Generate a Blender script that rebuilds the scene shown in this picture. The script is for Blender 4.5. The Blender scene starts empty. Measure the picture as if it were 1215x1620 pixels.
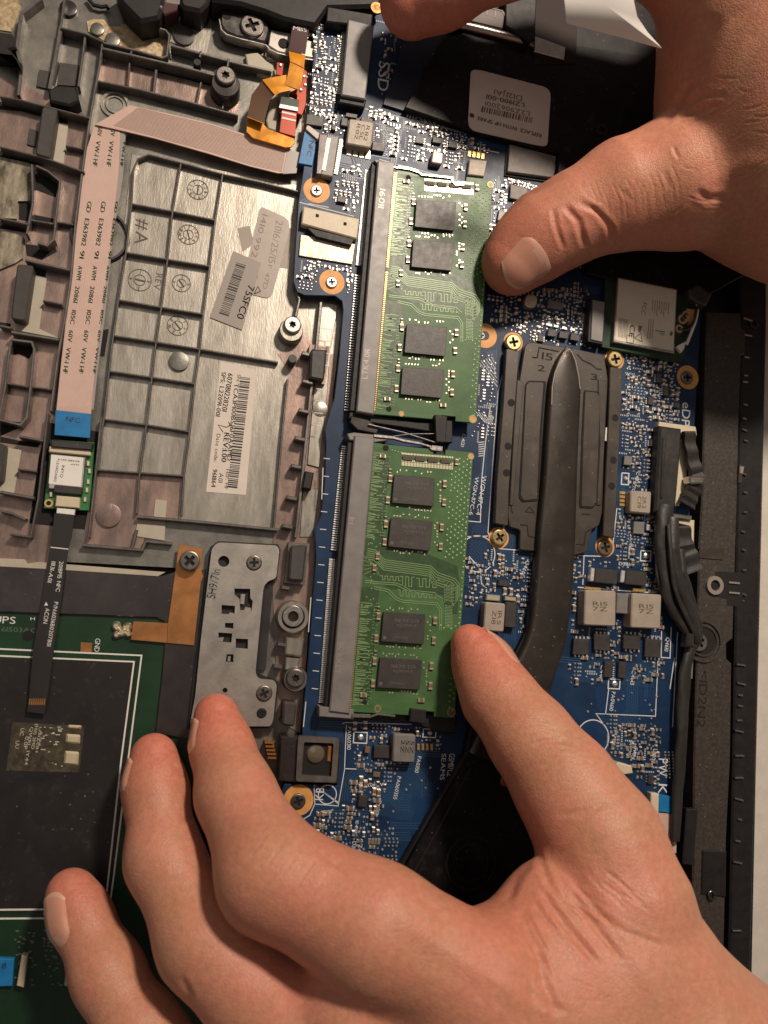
import bpy, math, random
import numpy as np
from mathutils import Vector, Matrix
from mathutils.geometry import tessellate_polygon

S = bpy.context.scene
COL = S.collection
PI = math.pi
# ------------------------------------------------------------------ camera (1 unit = 1 cm, motherboard surface is z = 0)
_a, _b, _c = -0.10631541, 0.2253248, -0.07933353
Rx = np.array([[1,0,0],[0,math.cos(_a),-math.sin(_a)],[0,math.sin(_a),math.cos(_a)]])
Ry = np.array([[math.cos(_b),0,math.sin(_b)],[0,1,0],[-math.sin(_b),0,math.cos(_b)]])
Rz = np.array([[math.cos(_c),-math.sin(_c),0],[math.sin(_c),math.cos(_c),0],[0,0,1]])
RC = Rx @ Ry @ Rz
CAM = RC.T @ np.array([0, 0, 20.8])
cd = bpy.data.cameras.new('camera'); cam = bpy.data.objects.new('camera', cd); COL.objects.link(cam)
cd.sensor_fit = 'VERTICAL'; cd.sensor_height = 36; cd.sensor_width = 36; cd.lens = 1250/1620*36
cd.clip_start = 0.1; cd.clip_end = 500
M4 = Matrix([list(r)+[0] for r in RC.T.tolist()] + [[0,0,0,1]])
cam.matrix_world = Matrix.Translation(Vector(CAM)) @ M4
cd.dof.use_dof = True; cd.dof.focus_distance = 20.4; cd.dof.aperture_fstop = 0.18
S.camera = cam
# ------------------------------------------------------------------ world, lamps, exposure
w = bpy.data.worlds.new('World'); S.world = w; w.use_nodes = True
bg = w.node_tree.nodes['Background']; bg.inputs[0].default_value = (1.0, .86, .76, 1); bg.inputs[1].default_value = 0.12
def lamp(name, loc, target, size, power, col):
    l = bpy.data.lights.new(name, 'AREA'); l.shape = 'DISK'; l.size = size; l.energy = power; l.color = col
    o = bpy.data.objects.new(name, l); COL.objects.link(o); o.location = loc
    o.rotation_euler = (Vector(target)-Vector(loc)).to_track_quat('-Z', 'Y').to_euler()
    return o
lamp('desk_lamp', (12.0, 35, 44), (0.5, 3.0, 0), 6.5, 34000, (1.0, .84, .69))
lamp('ceiling_bounce_fill', (-25, 30, 110), (0, 0, 0), 70, 7500, (1.0, .90, .80))  # added soft fill standing in for light bounced off the ceiling
S.view_settings.view_transform = 'Standard'; S.view_settings.look = 'None'
S.view_settings.exposure = 0.0; S.view_settings.gamma = 1.0
# ------------------------------------------------------------------ a photo pixel and a height -> a point of the place
def ray(px, py):
    return RC.T @ np.array([(px-607.5)/1250, -(py-810)/1250, -1.0])
def W(px, py, z=0.0):
    d = ray(px, py); t = (z-CAM[2])/d[2]; p = CAM + t*d
    return (float(p[0]), float(p[1]))
def W3(px, py, z=0.0):
    x, y = W(px, py, z); return np.array([x, y, z])
def PXS(px, py, z=0.0):      # cm per photo pixel there
    a = W(px-5, py, z); b = W(px+5, py, z); return math.dist(a, b)/10
def project(P):              # world points (n,3) -> photo pixels
    q = (np.asarray(P) - CAM) @ RC.T
    return np.stack([607.5 - 1250*q[:,0]/q[:,2], 810 + 1250*q[:,1]/q[:,2]], 1)
# ------------------------------------------------------------------ materials
MATS = {}
def mat(name, col, rough=.5, metal=0., spec=.5, var=0., vscale=3., bump=0., bscale=20., coat=0., col2=None, stretch=None, alpha=1., sss=0., dust=0.):
    if name in MATS: return MATS[name]
    m = bpy.data.materials.new(name); m.use_nodes = True; nt = m.node_tree; N = nt.nodes; L = nt.links
    b = N['Principled BSDF']
    b.inputs['Base Color'].default_value = (*col, 1); b.inputs['Roughness'].default_value = rough
    b.inputs['Metallic'].default_value = metal; b.inputs['Specular IOR Level'].default_value = spec
    b.inputs['Coat Weight'].default_value = coat; b.inputs['Alpha'].default_value = alpha
    if sss: b.inputs['Subsurface Weight'].default_value = sss; b.inputs['Subsurface Radius'].default_value = (.3,.12,.06); b.inputs['Subsurface Scale'].default_value = 1
    tc = N.new('ShaderNodeTexCoord'); mp = N.new('ShaderNodeMapping'); L.new(tc.outputs['Object'], mp.inputs['Vector'])
    if stretch: mp.inputs['Scale'].default_value = stretch
    if var > 0 or col2:
        n = N.new('ShaderNodeTexNoise'); n.inputs['Scale'].default_value = vscale; n.inputs['Detail'].default_value = 8; n.inputs['Roughness'].default_value = .65
        L.new(mp.outputs[0], n.inputs['Vector'])
        r = N.new('ShaderNodeValToRGB'); r.color_ramp.elements[0].position = .36; r.color_ramp.elements[1].position = .66
        c2 = col2 if col2 else tuple(min(1, c*(1+var)) for c in col)
        c1 = col if col2 else tuple(c*(1-var) for c in col)
        r.color_ramp.elements[0].color = (*c1, 1); r.color_ramp.elements[1].color = (*c2, 1)
        L.new(n.outputs['Fac'], r.inputs[0]); L.new(r.outputs[0], b.inputs['Base Color'])
        mr = N.new('ShaderNodeMapRange'); mr.inputs['To Min'].default_value = max(.05, rough-.10); mr.inputs['To Max'].default_value = min(1, rough+.14)
        n3 = N.new('ShaderNodeTexNoise'); n3.inputs['Scale'].default_value = vscale*2.3; n3.inputs['Detail'].default_value = 5
        L.new(mp.outputs[0], n3.inputs['Vector']); L.new(n3.outputs['Fac'], mr.inputs['Value']); L.new(mr.outputs[0], b.inputs['Roughness'])
    if bump > 0:
        n2 = N.new('ShaderNodeTexNoise'); n2.inputs['Scale'].default_value = bscale; n2.inputs['Detail'].default_value = 4
        L.new(mp.outputs[0], n2.inputs['Vector'])
        bp = N.new('ShaderNodeBump'); bp.inputs['Strength'].default_value = bump; bp.inputs['Distance'].default_value = .01
        L.new(n2.outputs['Fac'], bp.inputs['Height']); L.new(bp.outputs[0], b.inputs['Normal'])
    if dust > 0:                                    # lint and dust grains lying on the surface
        v = N.new('ShaderNodeTexVoronoi'); v.inputs['Scale'].default_value = 4.5; L.new(tc.outputs['Object'], v.inputs['Vector'])
        n5 = N.new('ShaderNodeTexNoise'); n5.inputs['Scale'].default_value = 1.2; L.new(tc.outputs['Object'], n5.inputs['Vector'])
        m1 = N.new('ShaderNodeMath'); m1.operation = 'MULTIPLY'; m1.inputs[1].default_value = .16; L.new(n5.outputs['Fac'], m1.inputs[0])
        m2 = N.new('ShaderNodeMath'); m2.operation = 'LESS_THAN'; L.new(v.outputs['Distance'], m2.inputs[0]); L.new(m1.outputs[0], m2.inputs[1])
        n6 = N.new('ShaderNodeTexNoise'); n6.inputs['Scale'].default_value = 2.6; n6.inputs['Detail'].default_value = 7; n6.inputs['Roughness'].default_value = .75; L.new(tc.outputs['Object'], n6.inputs['Vector'])
        m4 = N.new('ShaderNodeMapRange'); m4.inputs['From Min'].default_value = .55; m4.inputs['From Max'].default_value = .85; m4.inputs['To Max'].default_value = .10; L.new(n6.outputs['Fac'], m4.inputs['Value'])
        m3 = N.new('ShaderNodeMath'); m3.operation = 'MULTIPLY_ADD'; m3.inputs[1].default_value = dust; L.new(m2.outputs[0], m3.inputs[0]); L.new(m4.outputs[0], m3.inputs[2])
        mx = N.new('ShaderNodeMix'); mx.data_type = 'RGBA'; mx.inputs['B'].default_value = (.42, .38, .33, 1); L.new(m3.outputs[0], mx.inputs['Factor'])
        src = b.inputs['Base Color'].links[0].from_socket if b.inputs['Base Color'].links else None
        if src: L.new(src, mx.inputs['A'])
        else: mx.inputs['A'].default_value = (*col, 1)
        L.new(mx.outputs['Result'], b.inputs['Base Color'])
    MATS[name] = m; return m
# ------------------------------------------------------------------ mesh builder
def ccw(p):
    a = sum(p[i-1][0]*p[i][1]-p[i][0]*p[i-1][1] for i in range(len(p)))
    return list(p) if a > 0 else list(reversed(p))
def inset(p, d):
    n = len(p); out = []
    for i in range(n):
        a, b, c = np.array(p[i-1]), np.array(p[i]), np.array(p[(i+1) % n])
        u = b-a; v = c-b; lu = np.linalg.norm(u); lv = np.linalg.norm(v)
        if lu < 1e-9 or lv < 1e-9: out.append(tuple(b)); continue
        u = u/lu; v = v/lv; nu = np.array([-u[1], u[0]]); nv = np.array([-v[1], v[0]])
        k = nu+nv; q = k @ nu
        k = k/q if q > .35 else k
        out.append((float(b[0]+k[0]*d), float(b[1]+k[1]*d)))
    return out
def rounded(p, r, n=4):
    out = []; N_ = len(p)
    for i in range(N_):
        a, b, c = (np.array(p[i-1], float), np.array(p[i], float), np.array(p[(i+1) % N_], float))
        rr = r[i] if isinstance(r, (list, tuple)) else r
        la = np.linalg.norm(a-b); lc = np.linalg.norm(c-b); d = min(rr, la*.49, lc*.49)
        if d <= 0: out.append(tuple(b)); continue
        s = b+(a-b)/la*d; e = b+(c-b)/lc*d
        for k in range(n+1):
            t = k/n; out.append(tuple((1-t)**2*s + 2*t*(1-t)*b + t*t*e))
    return out
def px2w(pts, z): return [W(x, y, z) for x, y in pts]
class MB:
    def __init__(s): s.v = []; s.f = []; s.m = []
    def add(s, vs, fs, m=0):
        o = len(s.v); s.v += [tuple(float(c) for c in v) for v in vs]
        s.f += [tuple(i+o for i in f) for f in fs]; s.m += [m]*len(fs); return s
    def prism(s, p, z0, z1, ch=0., m=0, bottom=False):
        p = ccw(p); n = len(p)
        rings = [[(x, y, z0) for x, y in p]]
        if ch > 0:
            rings.append([(x, y, z1-ch) for x, y in p]); rings.append([(x, y, z1) for x, y in inset(p, ch)])
        else: rings.append([(x, y, z1) for x, y in p])
        vs = [v for r in rings for v in r]; fs = []
        for k in range(len(rings)-1):
            for i in range(n): fs.append((k*n+i, k*n+(i+1) % n, (k+1)*n+(i+1) % n, (k+1)*n+i))
        o = (len(rings)-1)*n
        if n <= 4: fs.append(tuple(o+i for i in range(n)))
        else:
            for t in tessellate_polygon([[Vector(v) for v in rings[-1]]]):
                a, b, c = (Vector(rings[-1][i]) for i in t)
                t = t if (b-a).cross(c-a).z > 0 else (t[0], t[2], t[1])
                fs.append(tuple(o+i for i in t))
        if bottom: fs.append(tuple(reversed(range(n))))
        return s.add(vs, fs, m)
    def holed(s, p, holes, z0, z1, m=0):
        loops = [ccw(p)] + [list(reversed(ccw(h))) for h in holes]
        vs = []; fs = []; idx = []
        for l in loops: idx.append(len(vs)); vs += [(x, y, z1) for x, y in l]
        nt = len(vs); vs += [(x, y, z0) for (x, y, _) in vs[:nt]]
        for t in tessellate_polygon([[Vector((x, y, 0)) for x, y in l] for l in loops]):
            a, b, c = (Vector(vs[i]) for i in t)
            fs.append(t if (b-a).cross(c-a).z > 0 else (t[0], t[2], t[1]))
        for o, l in zip(idx, loops):
            n = len(l)
            for i in range(n): fs.append((nt+o+i, nt+o+(i+1) % n, o+(i+1) % n, o+i))
        return s.add(vs, fs, m)
    def pp(s, pts, z0, z1, ch=0., m=0, r=0.):          # prism from photo pixels at its top height
        p = px2w(pts, z1)
        if r: p = rounded(ccw(p), r)
        return s.prism(p, z0, z1, ch, m)
    def box(s, cx, cy, sx, sy, z0, z1, ang=0., ch=0., m=0):
        c, n = math.cos(ang), math.sin(ang)
        p = [(cx+c*x*sx/2-n*y*sy/2, cy+n*x*sx/2+c*y*sy/2) for x, y in ((-1,-1),(1,-1),(1,1),(-1,1))]
        return s.prism(p, z0, z1, ch, m)
    def lathe(s, cx, cy, prof, n=24, m=0, cap=True):
        vs = []; fs = []
        for r, z in prof:
            for i in range(n): vs.append((cx+r*math.cos(2*PI*i/n), cy+r*math.sin(2*PI*i/n), z))
        for k in range(len(prof)-1):
            for i in range(n): fs.append((k*n+i, k*n+(i+1) % n, (k+1)*n+(i+1) % n, (k+1)*n+i))
        if cap: fs.append(tuple((len(prof)-1)*n+i for i in range(n)))
        return s.add(vs, fs, m)
    def tube(s, pts, rad, n=10, m=0, flat=1.0):
        pts = [np.array(p, float) for p in pts]; K = len(pts)
        rad = rad if isinstance(rad, (list, tuple)) else [rad]*K
        vs = []; fs = []
        for k in range(K):
            t = pts[min(k+1, K-1)]-pts[max(k-1, 0)]; t = t/np.linalg.norm(t)
            u = np.cross(t, (0, 0, 1.0)); lu = np.linalg.norm(u)
            u = u/lu if lu > 1e-4 else np.array([1., 0, 0]); v = np.cross(u, t)
            for i in range(n):
                a = 2*PI*i/n; vs.append(pts[k]+rad[k]*(u*math.cos(a)+v*math.sin(a)*flat))
        for k in range(K-1):
            for i in range(n): fs.append((k*n+i, (k+1)*n+i, (k+1)*n+(i+1) % n, k*n+(i+1) % n))
        fs.append(tuple(range(n))); fs.append(tuple((K-1)*n+i for i in reversed(range(n))))
        return s.add(vs, fs, m)
    def strip(s, pts, width, z0, z1, m=0, ch=0., closed=False):      # flat ribbon / rib along a world polyline
        P = [np.array(p[:2], float) for p in pts]; K = len(P); Lf = []; Rt = []
        for i in range(K):
            a = P[i-1] if (i > 0 or closed) else None; c = P[(i+1) % K] if (i < K-1 or closed) else None
            u = (P[i]-a) if a is not None else (c-P[i]); v = (c-P[i]) if c is not None else (P[i]-a)
            u = u/max(np.linalg.norm(u), 1e-9); v = v/max(np.linalg.norm(v), 1e-9)
            nu = np.array([-u[1], u[0]]); nv = np.array([-v[1], v[0]]); k = nu+nv; q = k @ nu; k = k/max(q, .5)
            Lf.append(P[i]+k*width/2); Rt.append(P[i]-k*width/2)
        c2 = min(ch, width*.4); vs = []; fs = []
        for i in range(K):
            l, r = Lf[i], Rt[i]; d = (r-l)/max(np.linalg.norm(r-l), 1e-9)*c2
            vs += [(*l, z0), (*l, z1-c2), (*(l+d), z1), (*(r-d), z1), (*r, z1-c2), (*r, z0)]
        n = K if closed else K-1
        for i in range(n):
            a = 6*i; b = 6*((i+1) % K)
            for j in range(5): fs.append((a+j, a+j+1, b+j+1, b+j))
        if not closed: fs.append(tuple(reversed(range(6)))); fs.append(tuple(6*(K-1)+j for j in range(6)))
        return s.add(vs, fs, m)
    def ps(s, pts, wpx, z0, z1, m=0, ch=0., closed=False):
        k = PXS(*pts[len(pts)//2], z1)
        return s.strip(px2w(pts, z1), wpx*k, z0, z1, m, ch, closed)
    def pbox(s, x, y, wx, wy, z0, z1, ang=0., ch=0., m=0):
        cx, cy = W(x, y, z1); k = PXS(x, y, z1)
        return s.box(cx, cy, wx*k, wy*k, z0, z1, ang, ch, m)
    def ring(s, x, y, r1, r0, z0, z1, n=28, m=0):
        cx, cy = W(x, y, z1); k = PXS(x, y, z1); r1 *= k; r0 *= k
        vs = []; fs = []; prof = [(r1, z0), (r1, z1), (r0, z1), (r0, z0)]
        for r, z in prof:
            for i in range(n): vs.append((cx+r*math.cos(2*PI*i/n), cy+r*math.sin(2*PI*i/n), z))
        for q in range(3):
            for i in range(n): fs.append((q*n+i, q*n+(i+1) % n, (q+1)*n+(i+1) % n, (q+1)*n+i))
        return s.add(vs, fs, m)
    def dome(s, x, y, r, z0, h, n=10, m=0, px=True):
        if px: cx, cy = W(x, y, z0); r = r*PXS(x, y, z0)
        else: cx, cy = x, y
        return s.lathe(cx, cy, [(r, z0), (r*.85, z0+h*.6), (r*.45, z0+h)], n, m)
_g = {}
def glyph(ch):
    if ch in _g: return _g[ch]
    c = bpy.data.curves.new('glyph', 'FONT'); c.body = ch; c.size = 1; c.resolution_u = 3
    o = bpy.data.objects.new('glyph', c); me = bpy.data.meshes.new_from_object(o)
    v = [(p.co.x, p.co.y) for p in me.vertices]; f = [tuple(p.vertices) for p in me.polygons]
    wd = (max(x for x, _ in v)-min(x for x, _ in v)) if v else .3
    x0 = min(x for x, _ in v) if v else 0
    bpy.data.objects.remove(o); bpy.data.curves.remove(c); bpy.data.meshes.remove(me)
    _g[ch] = ([(x-x0, y) for x, y in v], f, wd); return _g[ch]
def text(mb, s, p0, p1, hpx, z, m=0, thick=.0, bold=0.):        # baseline from pixel p0 to pixel p1; hpx = cap height in pixels
    a = np.array(W(*p0, z)); b = np.array(W(*p1, z)); L = np.linalg.norm(b-a); d = (b-a)/L; u = np.array([-d[1], d[0]])
    k = PXS(*p0, z)*hpx/.70
    gap = .09
    tot = sum((glyph(c)[2] if c != ' ' else .3)+gap for c in s)-gap
    sx = L/tot; x = 0
    for c in s:
        if c == ' ': x += (.3+gap)*sx; continue
        v, f, wd = glyph(c)
        q = [(*(a+d*(x+vx*sx)+u*(vy*k)), z) for vx, vy in v]
        mb.add(q, f, m)
        if bold:
            mb.add([(*(np.array(t[:2])+d*bold), z) for t in q], f, m)
        x += (wd+gap)*sx
    return mb
# ------------------------------------------------------------------ objects
def obj(name, mb, mats, parent=None, kind=None, label=None, smooth=True, origin=None):
    if not isinstance(mats, (list, tuple)): mats = [mats]
    v = np.array(mb.v, float)
    o0 = np.array(origin if origin is not None else [*(v[:, :2].min(0)+v[:, :2].max(0))/2, v[:, 2].min()], float)
    me = bpy.data.meshes.new(name); me.from_pydata((v-o0).tolist(), [], mb.f)
    for m_ in mats: me.materials.append(m_)
    if len(mats) > 1: me.polygons.foreach_set('material_index', mb.m)
    if smooth: me.polygons.foreach_set('use_smooth', [True]*len(me.polygons)); me.set_sharp_from_angle(angle=math.radians(32))
    me.update()
    o = bpy.data.objects.new(name, me); COL.objects.link(o)
    if parent is not None:
        o.parent = parent; o.location = Vector(o0)-wl(parent)
    else: o.location = o0
    if kind is None and parent is not None and name in ('print', 'green_print', 'handwriting', 'laser_print', 'socket_lettering', 'moulded_letters', 'moulded_date_clock', 'stamped_code', 'faint_print', 'scuff_print', 'white_border', 'groove_line'): kind = 'stuff'
    if kind: o['kind'] = kind
    if label: o['label'] = label
    return o
def wl(o):
    v = Vector(o.location)
    while o.parent: o = o.parent; v += Vector(o.location)
    return v
def tag(o, label, cat, group=None):
    o['label'] = label; o['category'] = cat
    if group: o['group'] = group
    return o
def thing(name, label, cat, px, py, z=0., group=None):
    o = bpy.data.objects.new(name, None); COL.objects.link(o); o.empty_display_size = .3
    o.location = (*W(px, py, z), z); return tag(o, label, cat, group)
def inst(name, mesh, loc, ang, parent):
    o = bpy.data.objects.new(name, mesh); COL.objects.link(o); o.parent = parent
    o.location = Vector(loc)-wl(parent); o.rotation_euler = (0, 0, ang); return o
# ------------------------------------------------------------------ palette
M_PCB = mat('blue_solder_mask', (.0075,.029,.078), .40, 0, .34, var=.30, vscale=.9, bump=.15, bscale=30)
M_PCBC = mat('blue_mask_over_copper', (.012,.046,.112), .40, 0, .34, var=.2, vscale=1.5)
M_GREEN = mat('green_solder_mask', (.060,.134,.048), .40, 0, .36, var=.22, vscale=1.3, bump=.12, bscale=25)
M_GREENL = mat('green_mask_over_copper', (.20,.31,.14), .36, .1, .6)
M_GREEND = mat('dark_green_board', (.008,.036,.015), .35, 0, .5, var=.3, vscale=.8)
M_SILK = mat('white_silkscreen', (.66,.68,.68), .6)
M_SOLDER = mat('solder', (.86,.84,.80), .40, .92, var=.08, vscale=12, bump=.5, bscale=40)
M_SOLDG = mat('pale_gold_solder', (.78,.72,.54), .38, .9)
M_GOLD = mat('gold_plating', (.80,.52,.20), .36, .85, var=.15, vscale=6)
M_GOLDR = mat('gold_ring', (.66,.32,.095), .50, .05, var=.18, vscale=4)
M_STEEL = mat('steel', (.52,.49,.46), .30, 1, var=.15, vscale=5, bump=.15, bscale=40)
M_SCREWD = mat('dark_screw_steel', (.20,.18,.165), .36, .9, var=.2, vscale=8, bump=.3, bscale=40)
M_SCREWY = mat('yellow_zinc', (.74,.60,.30), .30, .95, var=.12, vscale=8)
M_CHIP = mat('black_epoxy', (.040,.035,.033), .42, 0, .55, var=.18, vscale=3, bump=.35, bscale=60)
M_CHIPT = mat('laser_marking', (.105,.095,.088), .6)
M_SOCK = mat('socket_plastic', (.185,.172,.165), .42, 0, .7, var=.14, vscale=2, bump=.25, bscale=50)
M_BLACK = mat('black_plastic', (.012,.011,.011), .50, 0, .4, var=.3, vscale=3, bump=.3, bscale=40)
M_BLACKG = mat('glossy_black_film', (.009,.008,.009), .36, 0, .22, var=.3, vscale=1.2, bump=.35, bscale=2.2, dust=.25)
M_HOLE_SHADE = mat('recess_and_shade_dark', (.006,.005,.005), .8)  # near black for holes and for painted shadows
M_RUB = mat('grey_rubber_pad', (.050,.046,.043), .5, var=.2, vscale=3, bump=.3, bscale=30)
M_BRACK = mat('zinc_bracket', (.40,.375,.34), .42, .75, var=.14, vscale=2.2, bump=.25, bscale=30)
M_PLATE = mat('bare_magnesium_plate', (.27,.25,.215), .36, .74, col2=(.43,.405,.355), vscale=1.4, bump=.4, bscale=13, stretch=(2.2,.5,1), dust=.25)
M_PLATEP = mat('pinkish_plated_floor', (.19,.145,.13), .34, .6, col2=(.40,.28,.235), vscale=1.1, bump=.4, bscale=12, stretch=(2.2,.7,1))
M_PLATEG = mat('grey_green_plate', (.15,.145,.13), .38, .6, col2=(.29,.275,.245), vscale=1.0, bump=.35, bscale=14)
M_RIB = mat('plated_rib', (.19,.175,.165), .34, .65, var=.22, vscale=3, bump=.3, bscale=25)
M_SPECK = mat('speckled_gold_patch', (.30,.22,.12), .5, .4, col2=(.60,.48,.31), vscale=9, bump=.9, bscale=16)
M_WORN = mat('worn_metal', (.10,.085,.06), .5, .5, col2=(.50,.45,.34), vscale=2.2, bump=.8, bscale=8, stretch=(1.5,.6,1))
M_CREAM = mat('cream_liner', (.44,.40,.32), .6, var=.08, vscale=2)
M_IVORY = mat('ivory_connector', (.60,.52,.38), .45, var=.06, vscale=4)
M_LABEL = mat('paper_label', (.66,.585,.52), .6, var=.04, vscale=2, bump=.1, bscale=20)
M_WLABEL = mat('white_label', (.78,.76,.72), .5, var=.03, vscale=2)
M_GREYL = mat('grey_foil_sticker', (.27,.235,.205), .45, .1, var=.08, vscale=2)
M_INK = mat('black_ink', (.018,.016,.016), .6)
M_INKG = mat('green_ink', (.02,.09,.035), .6)
M_INKB = mat('brown_engraving', (.10,.075,.05), .7)
M_FFC = mat('pink_flat_cable', (.56,.385,.325), .36, 0, .6, var=.05, vscale=2)
M_FFCL = mat('cable_conductor', (.74,.58,.50), .16, .5, .8)
M_FFCG = mat('grey_cable_part', (.33,.29,.28), .3, .1)
M_BLUE = mat('blue_stiffener', (.010,.17,.42), .42, 0, .5, var=.15, vscale=3)
M_ORANGE = mat('amber_polyimide', (.72,.29,.015), .22, .25, .7, var=.2, vscale=2, coat=.4)
M_BROWNF = mat('brown_polyimide', (.085,.035,.010), .28, .2, .6)
M_PURPLE = mat('maroon_polyimide', (.060,.020,.024), .4)
M_RED = mat('red_flex', (.42,.055,.020), .3, .2, .6)
M_COPPER = mat('copper_tape', (.52,.235,.085), .34, .75, var=.16, vscale=1.5, bump=.5, bscale=4)
M_SMOKE = mat('smoky_metal_band', (.085,.075,.075), .28, .75, var=.2, vscale=.8, bump=.15, bscale=30, dust=.3)
M_HEAT = mat('heatsink_black', (.058,.048,.040), .40, .35, .6, var=.16, vscale=1.4, bump=.3, bscale=45, dust=.25)
M_PIPE = mat('heat_pipe_black', (.036,.030,.025), .33, .4, .6, var=.2, vscale=.9, bump=.25, bscale=35, dust=.3)
M_HEATL = mat('pale_edge_metal', (.36,.31,.27), .42, .4)
M_IND = mat('taupe_ferrite', (.36,.31,.255), .5, .1, .5, var=.08, vscale=3, bump=.2, bscale=50)
M_TAN = mat('tan_ceramic', (.17,.11,.07), .45)
M_RES = mat('resistor_black', (.022,.020,.020), .45)
M_CAB = mat('black_cable_tape', (.024,.022,.021), .44, 0, .5, var=.25, vscale=2, bump=.9, bscale=5)
M_SPK = mat('speaker_plastic', (.040,.033,.028), .52, 0, .5, var=.35, vscale=10, bump=1.0, bscale=13, dust=.3)
M_TABLE = mat('pale_table', (.60,.56,.50), .6, var=.06, vscale=2, bump=.3, bscale=18)
M_PAPER = mat('white_paper', (.86,.83,.79), .55)
M_WTXT = mat('white_print', (.70,.70,.69), .6)
M_AMBERDK = mat('amber_glass', (.35,.16,.05), .15, .3)
# ================================================================== SETTING
mb = MB(); mb.box(20, 0, 120, 120, -2.2, -1.6); o = obj('table', mb, M_TABLE, kind='structure'); 
# ================================================================== shared builders
def screw(px, py, z, r, m, label, rec=None, cross=True, head='flat', torx=False, group='screws', ang=.3, h=.07):
    t = thing('screw', label, 'screw', px, py, z, group)
    cx, cy = W(px, py, z+h); k = PXS(px, py, z+h); R_ = r*k
    mb = MB(); n = 28
    a = .60*R_ if not torx else .5*R_; b = .17*R_
    if torx:
        hole = [(cx+a*(.62+.30*(i % 2))*math.cos(2*PI*i/12+ang), cy+a*(.62+.30*(i % 2))*math.sin(2*PI*i/12+ang)) for i in range(12)]
    else:
        pts = [(b,b),(b,a),(-b,a),(-b,b),(-a,b),(-a,-b),(-b,-b),(-b,-a),(b,-a),(b,-b),(a,-b),(a,b)]
        c, s = math.cos(ang), math.sin(ang); hole = [(cx+c*x-s*y, cy+s*x+c*y) for x, y in pts]
    rim = [(cx+.84*R_*math.cos(2*PI*i/n), cy+.84*R_*math.sin(2*PI*i/n)) for i in range(n)]
    mb.holed(rim, [hole], z+h*.3, z+h)
    mb.lathe(cx, cy, [(R_, z), (R_, z+h*.55), (R_*.95, z+h*.85), (.84*R_, z+h)], n, cap=False)
    obj('screw_head', mb, m, t)
    mb = MB(); mb.prism(hole, z+h*.1, z+h*.32); obj('recess', mb, M_HOLE_SHADE, t)
    return t
def boss(mb, px, py, r, z0, z1, n=28, rin=.6, m=0):
    cx, cy = W(px, py, z1); k = PXS(px, py, z1); R_ = r*k
    mb.lathe(cx, cy, [(R_*1.08, z0), (R_, z1-.04), (R_*.93, z1), (R_*rin, z1), (R_*rin*.95, z1-.05)], n, m, cap=False)
# ================================================================== LAPTOP CHASSIS (palm rest seen from inside)
ch = thing('laptop_chassis', 'opened metal and black plastic laptop body that holds every board', 'laptop', 300, 700, -.5)
Z0 = -.42
mb = MB(); mb.pp([(-260,-260),(1206,-260),(1212,310),(1212,506),(1196,1203),(1189,1541),(1186,1900),(-260,1900)], -1.5, -.75); obj('bottom_shell', mb, M_BLACK, ch)
def floor_part(name, pts, m, z1=Z0, z0=-.74, **k):
    mb = MB(); mb.pp(pts, z0, z1, **k); return obj(name, mb, m, ch)
floor_part('floor_panel', [(-60,-60),(470,-60),(500,60),(490,260),(475,460),(540,480),(500,900),(470,1160),(430,1300),(300,1300),(310,900),(-60,880)], M_PLATEG, Z0)
floor_part('rest_plate', [(208,243),(470,292),(470,460),(545,475),(525,640),(455,600),(437,838),(150,815),(175,560)], M_PLATE, Z0+.02, ch=.01)
floor_part('floor_panel', [(-60,90),(145,186),(128,350),(110,480),(92,640),(78,900),(-60,880)], M_PLATEP, Z0+.012)
floor_part('floor_panel', [(163,88),(380,150),(375,182),(155,128)], M_PLATEP, Z0+.015)
floor_part('floor_panel', [(150,745),(291,752),(287,815),(230,838),(225,870),(130,862)], M_PLATEP, Z0+.028)
floor_part('floor_panel', [(433,838),(455,600),(480,560),(530,560),(520,760),(500,860),(475,1160),(440,1140),(430,900)], M_PLATEP, Z0+.03)
floor_part('floor_panel', [(440,560),(480,530),(520,560),(512,620),(478,620)], M_PLATEP, Z0+.034)
floor_part('light_floor_strip', [(508,478),(535,482),(522,560),(518,622),(505,740),(486,735),(497,612),(503,540)], M_PLATE, Z0+.08, ch=.015)
floor_part('light_floor_strip', [(479,772),(505,774),(495,850),(474,850)], M_PLATE, Z0+.06, ch=.015)
floor_part('speckled_patch', [(-10,-10),(28,0),(33,10),(22,40),(18,50),(-10,46)], M_SPECK, Z0+.03)
floor_part('speckled_patch', [(137,34),(148,30),(165,31),(172,42),(190,42),(193,38),(215,37),(262,47),(268,60),(262,90),(248,92),(215,82),(165,65),(150,55),(140,50)], M_SPECK, Z0+.03)
floor_part('speckled_patch', [(275,28),(325,10),(335,8),(335,45),(325,88),(270,66)], M_PLATE, Z0+.03)
for (x, y, r, m_) in ((154,45,11,M_PLATEG),(291,55,17,M_RUB),(178,62,12,M_PLATEG),(108,12,14,M_SMOKE),(507,647,12,M_PLATE),(172,815,20,M_PLATEP),(283,571,16,M_PLATEG)):
    mb = MB(); cx, cy = W(x, y, Z0+.1); mb.lathe(cx, cy, [(r*PXS(x, y), Z0), (r*PXS(x, y), Z0+.095), (r*PXS(x, y)*.95, Z0+.1)], 26); obj('pressed_disc', mb, m_, ch)
mb = MB(); mb.ring(182, 165, 23, 19, Z0, Z0+.05); mb.ring(182, 165, 15, 13, Z0, Z0+.04); obj('pressed_disc', mb, M_PLATE, ch)
mb = MB(); cx, cy = W(158, 372, Z0+.1); R_ = 47*PXS(145, 375)
mb.lathe(cx, cy, [(R_*1.05, Z0), (R_, Z0+.12), (R_*.92, Z0+.12), (R_*.88, Z0+.02)], 40, cap=False); obj('round_rim', mb, M_SMOKE, ch)
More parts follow.
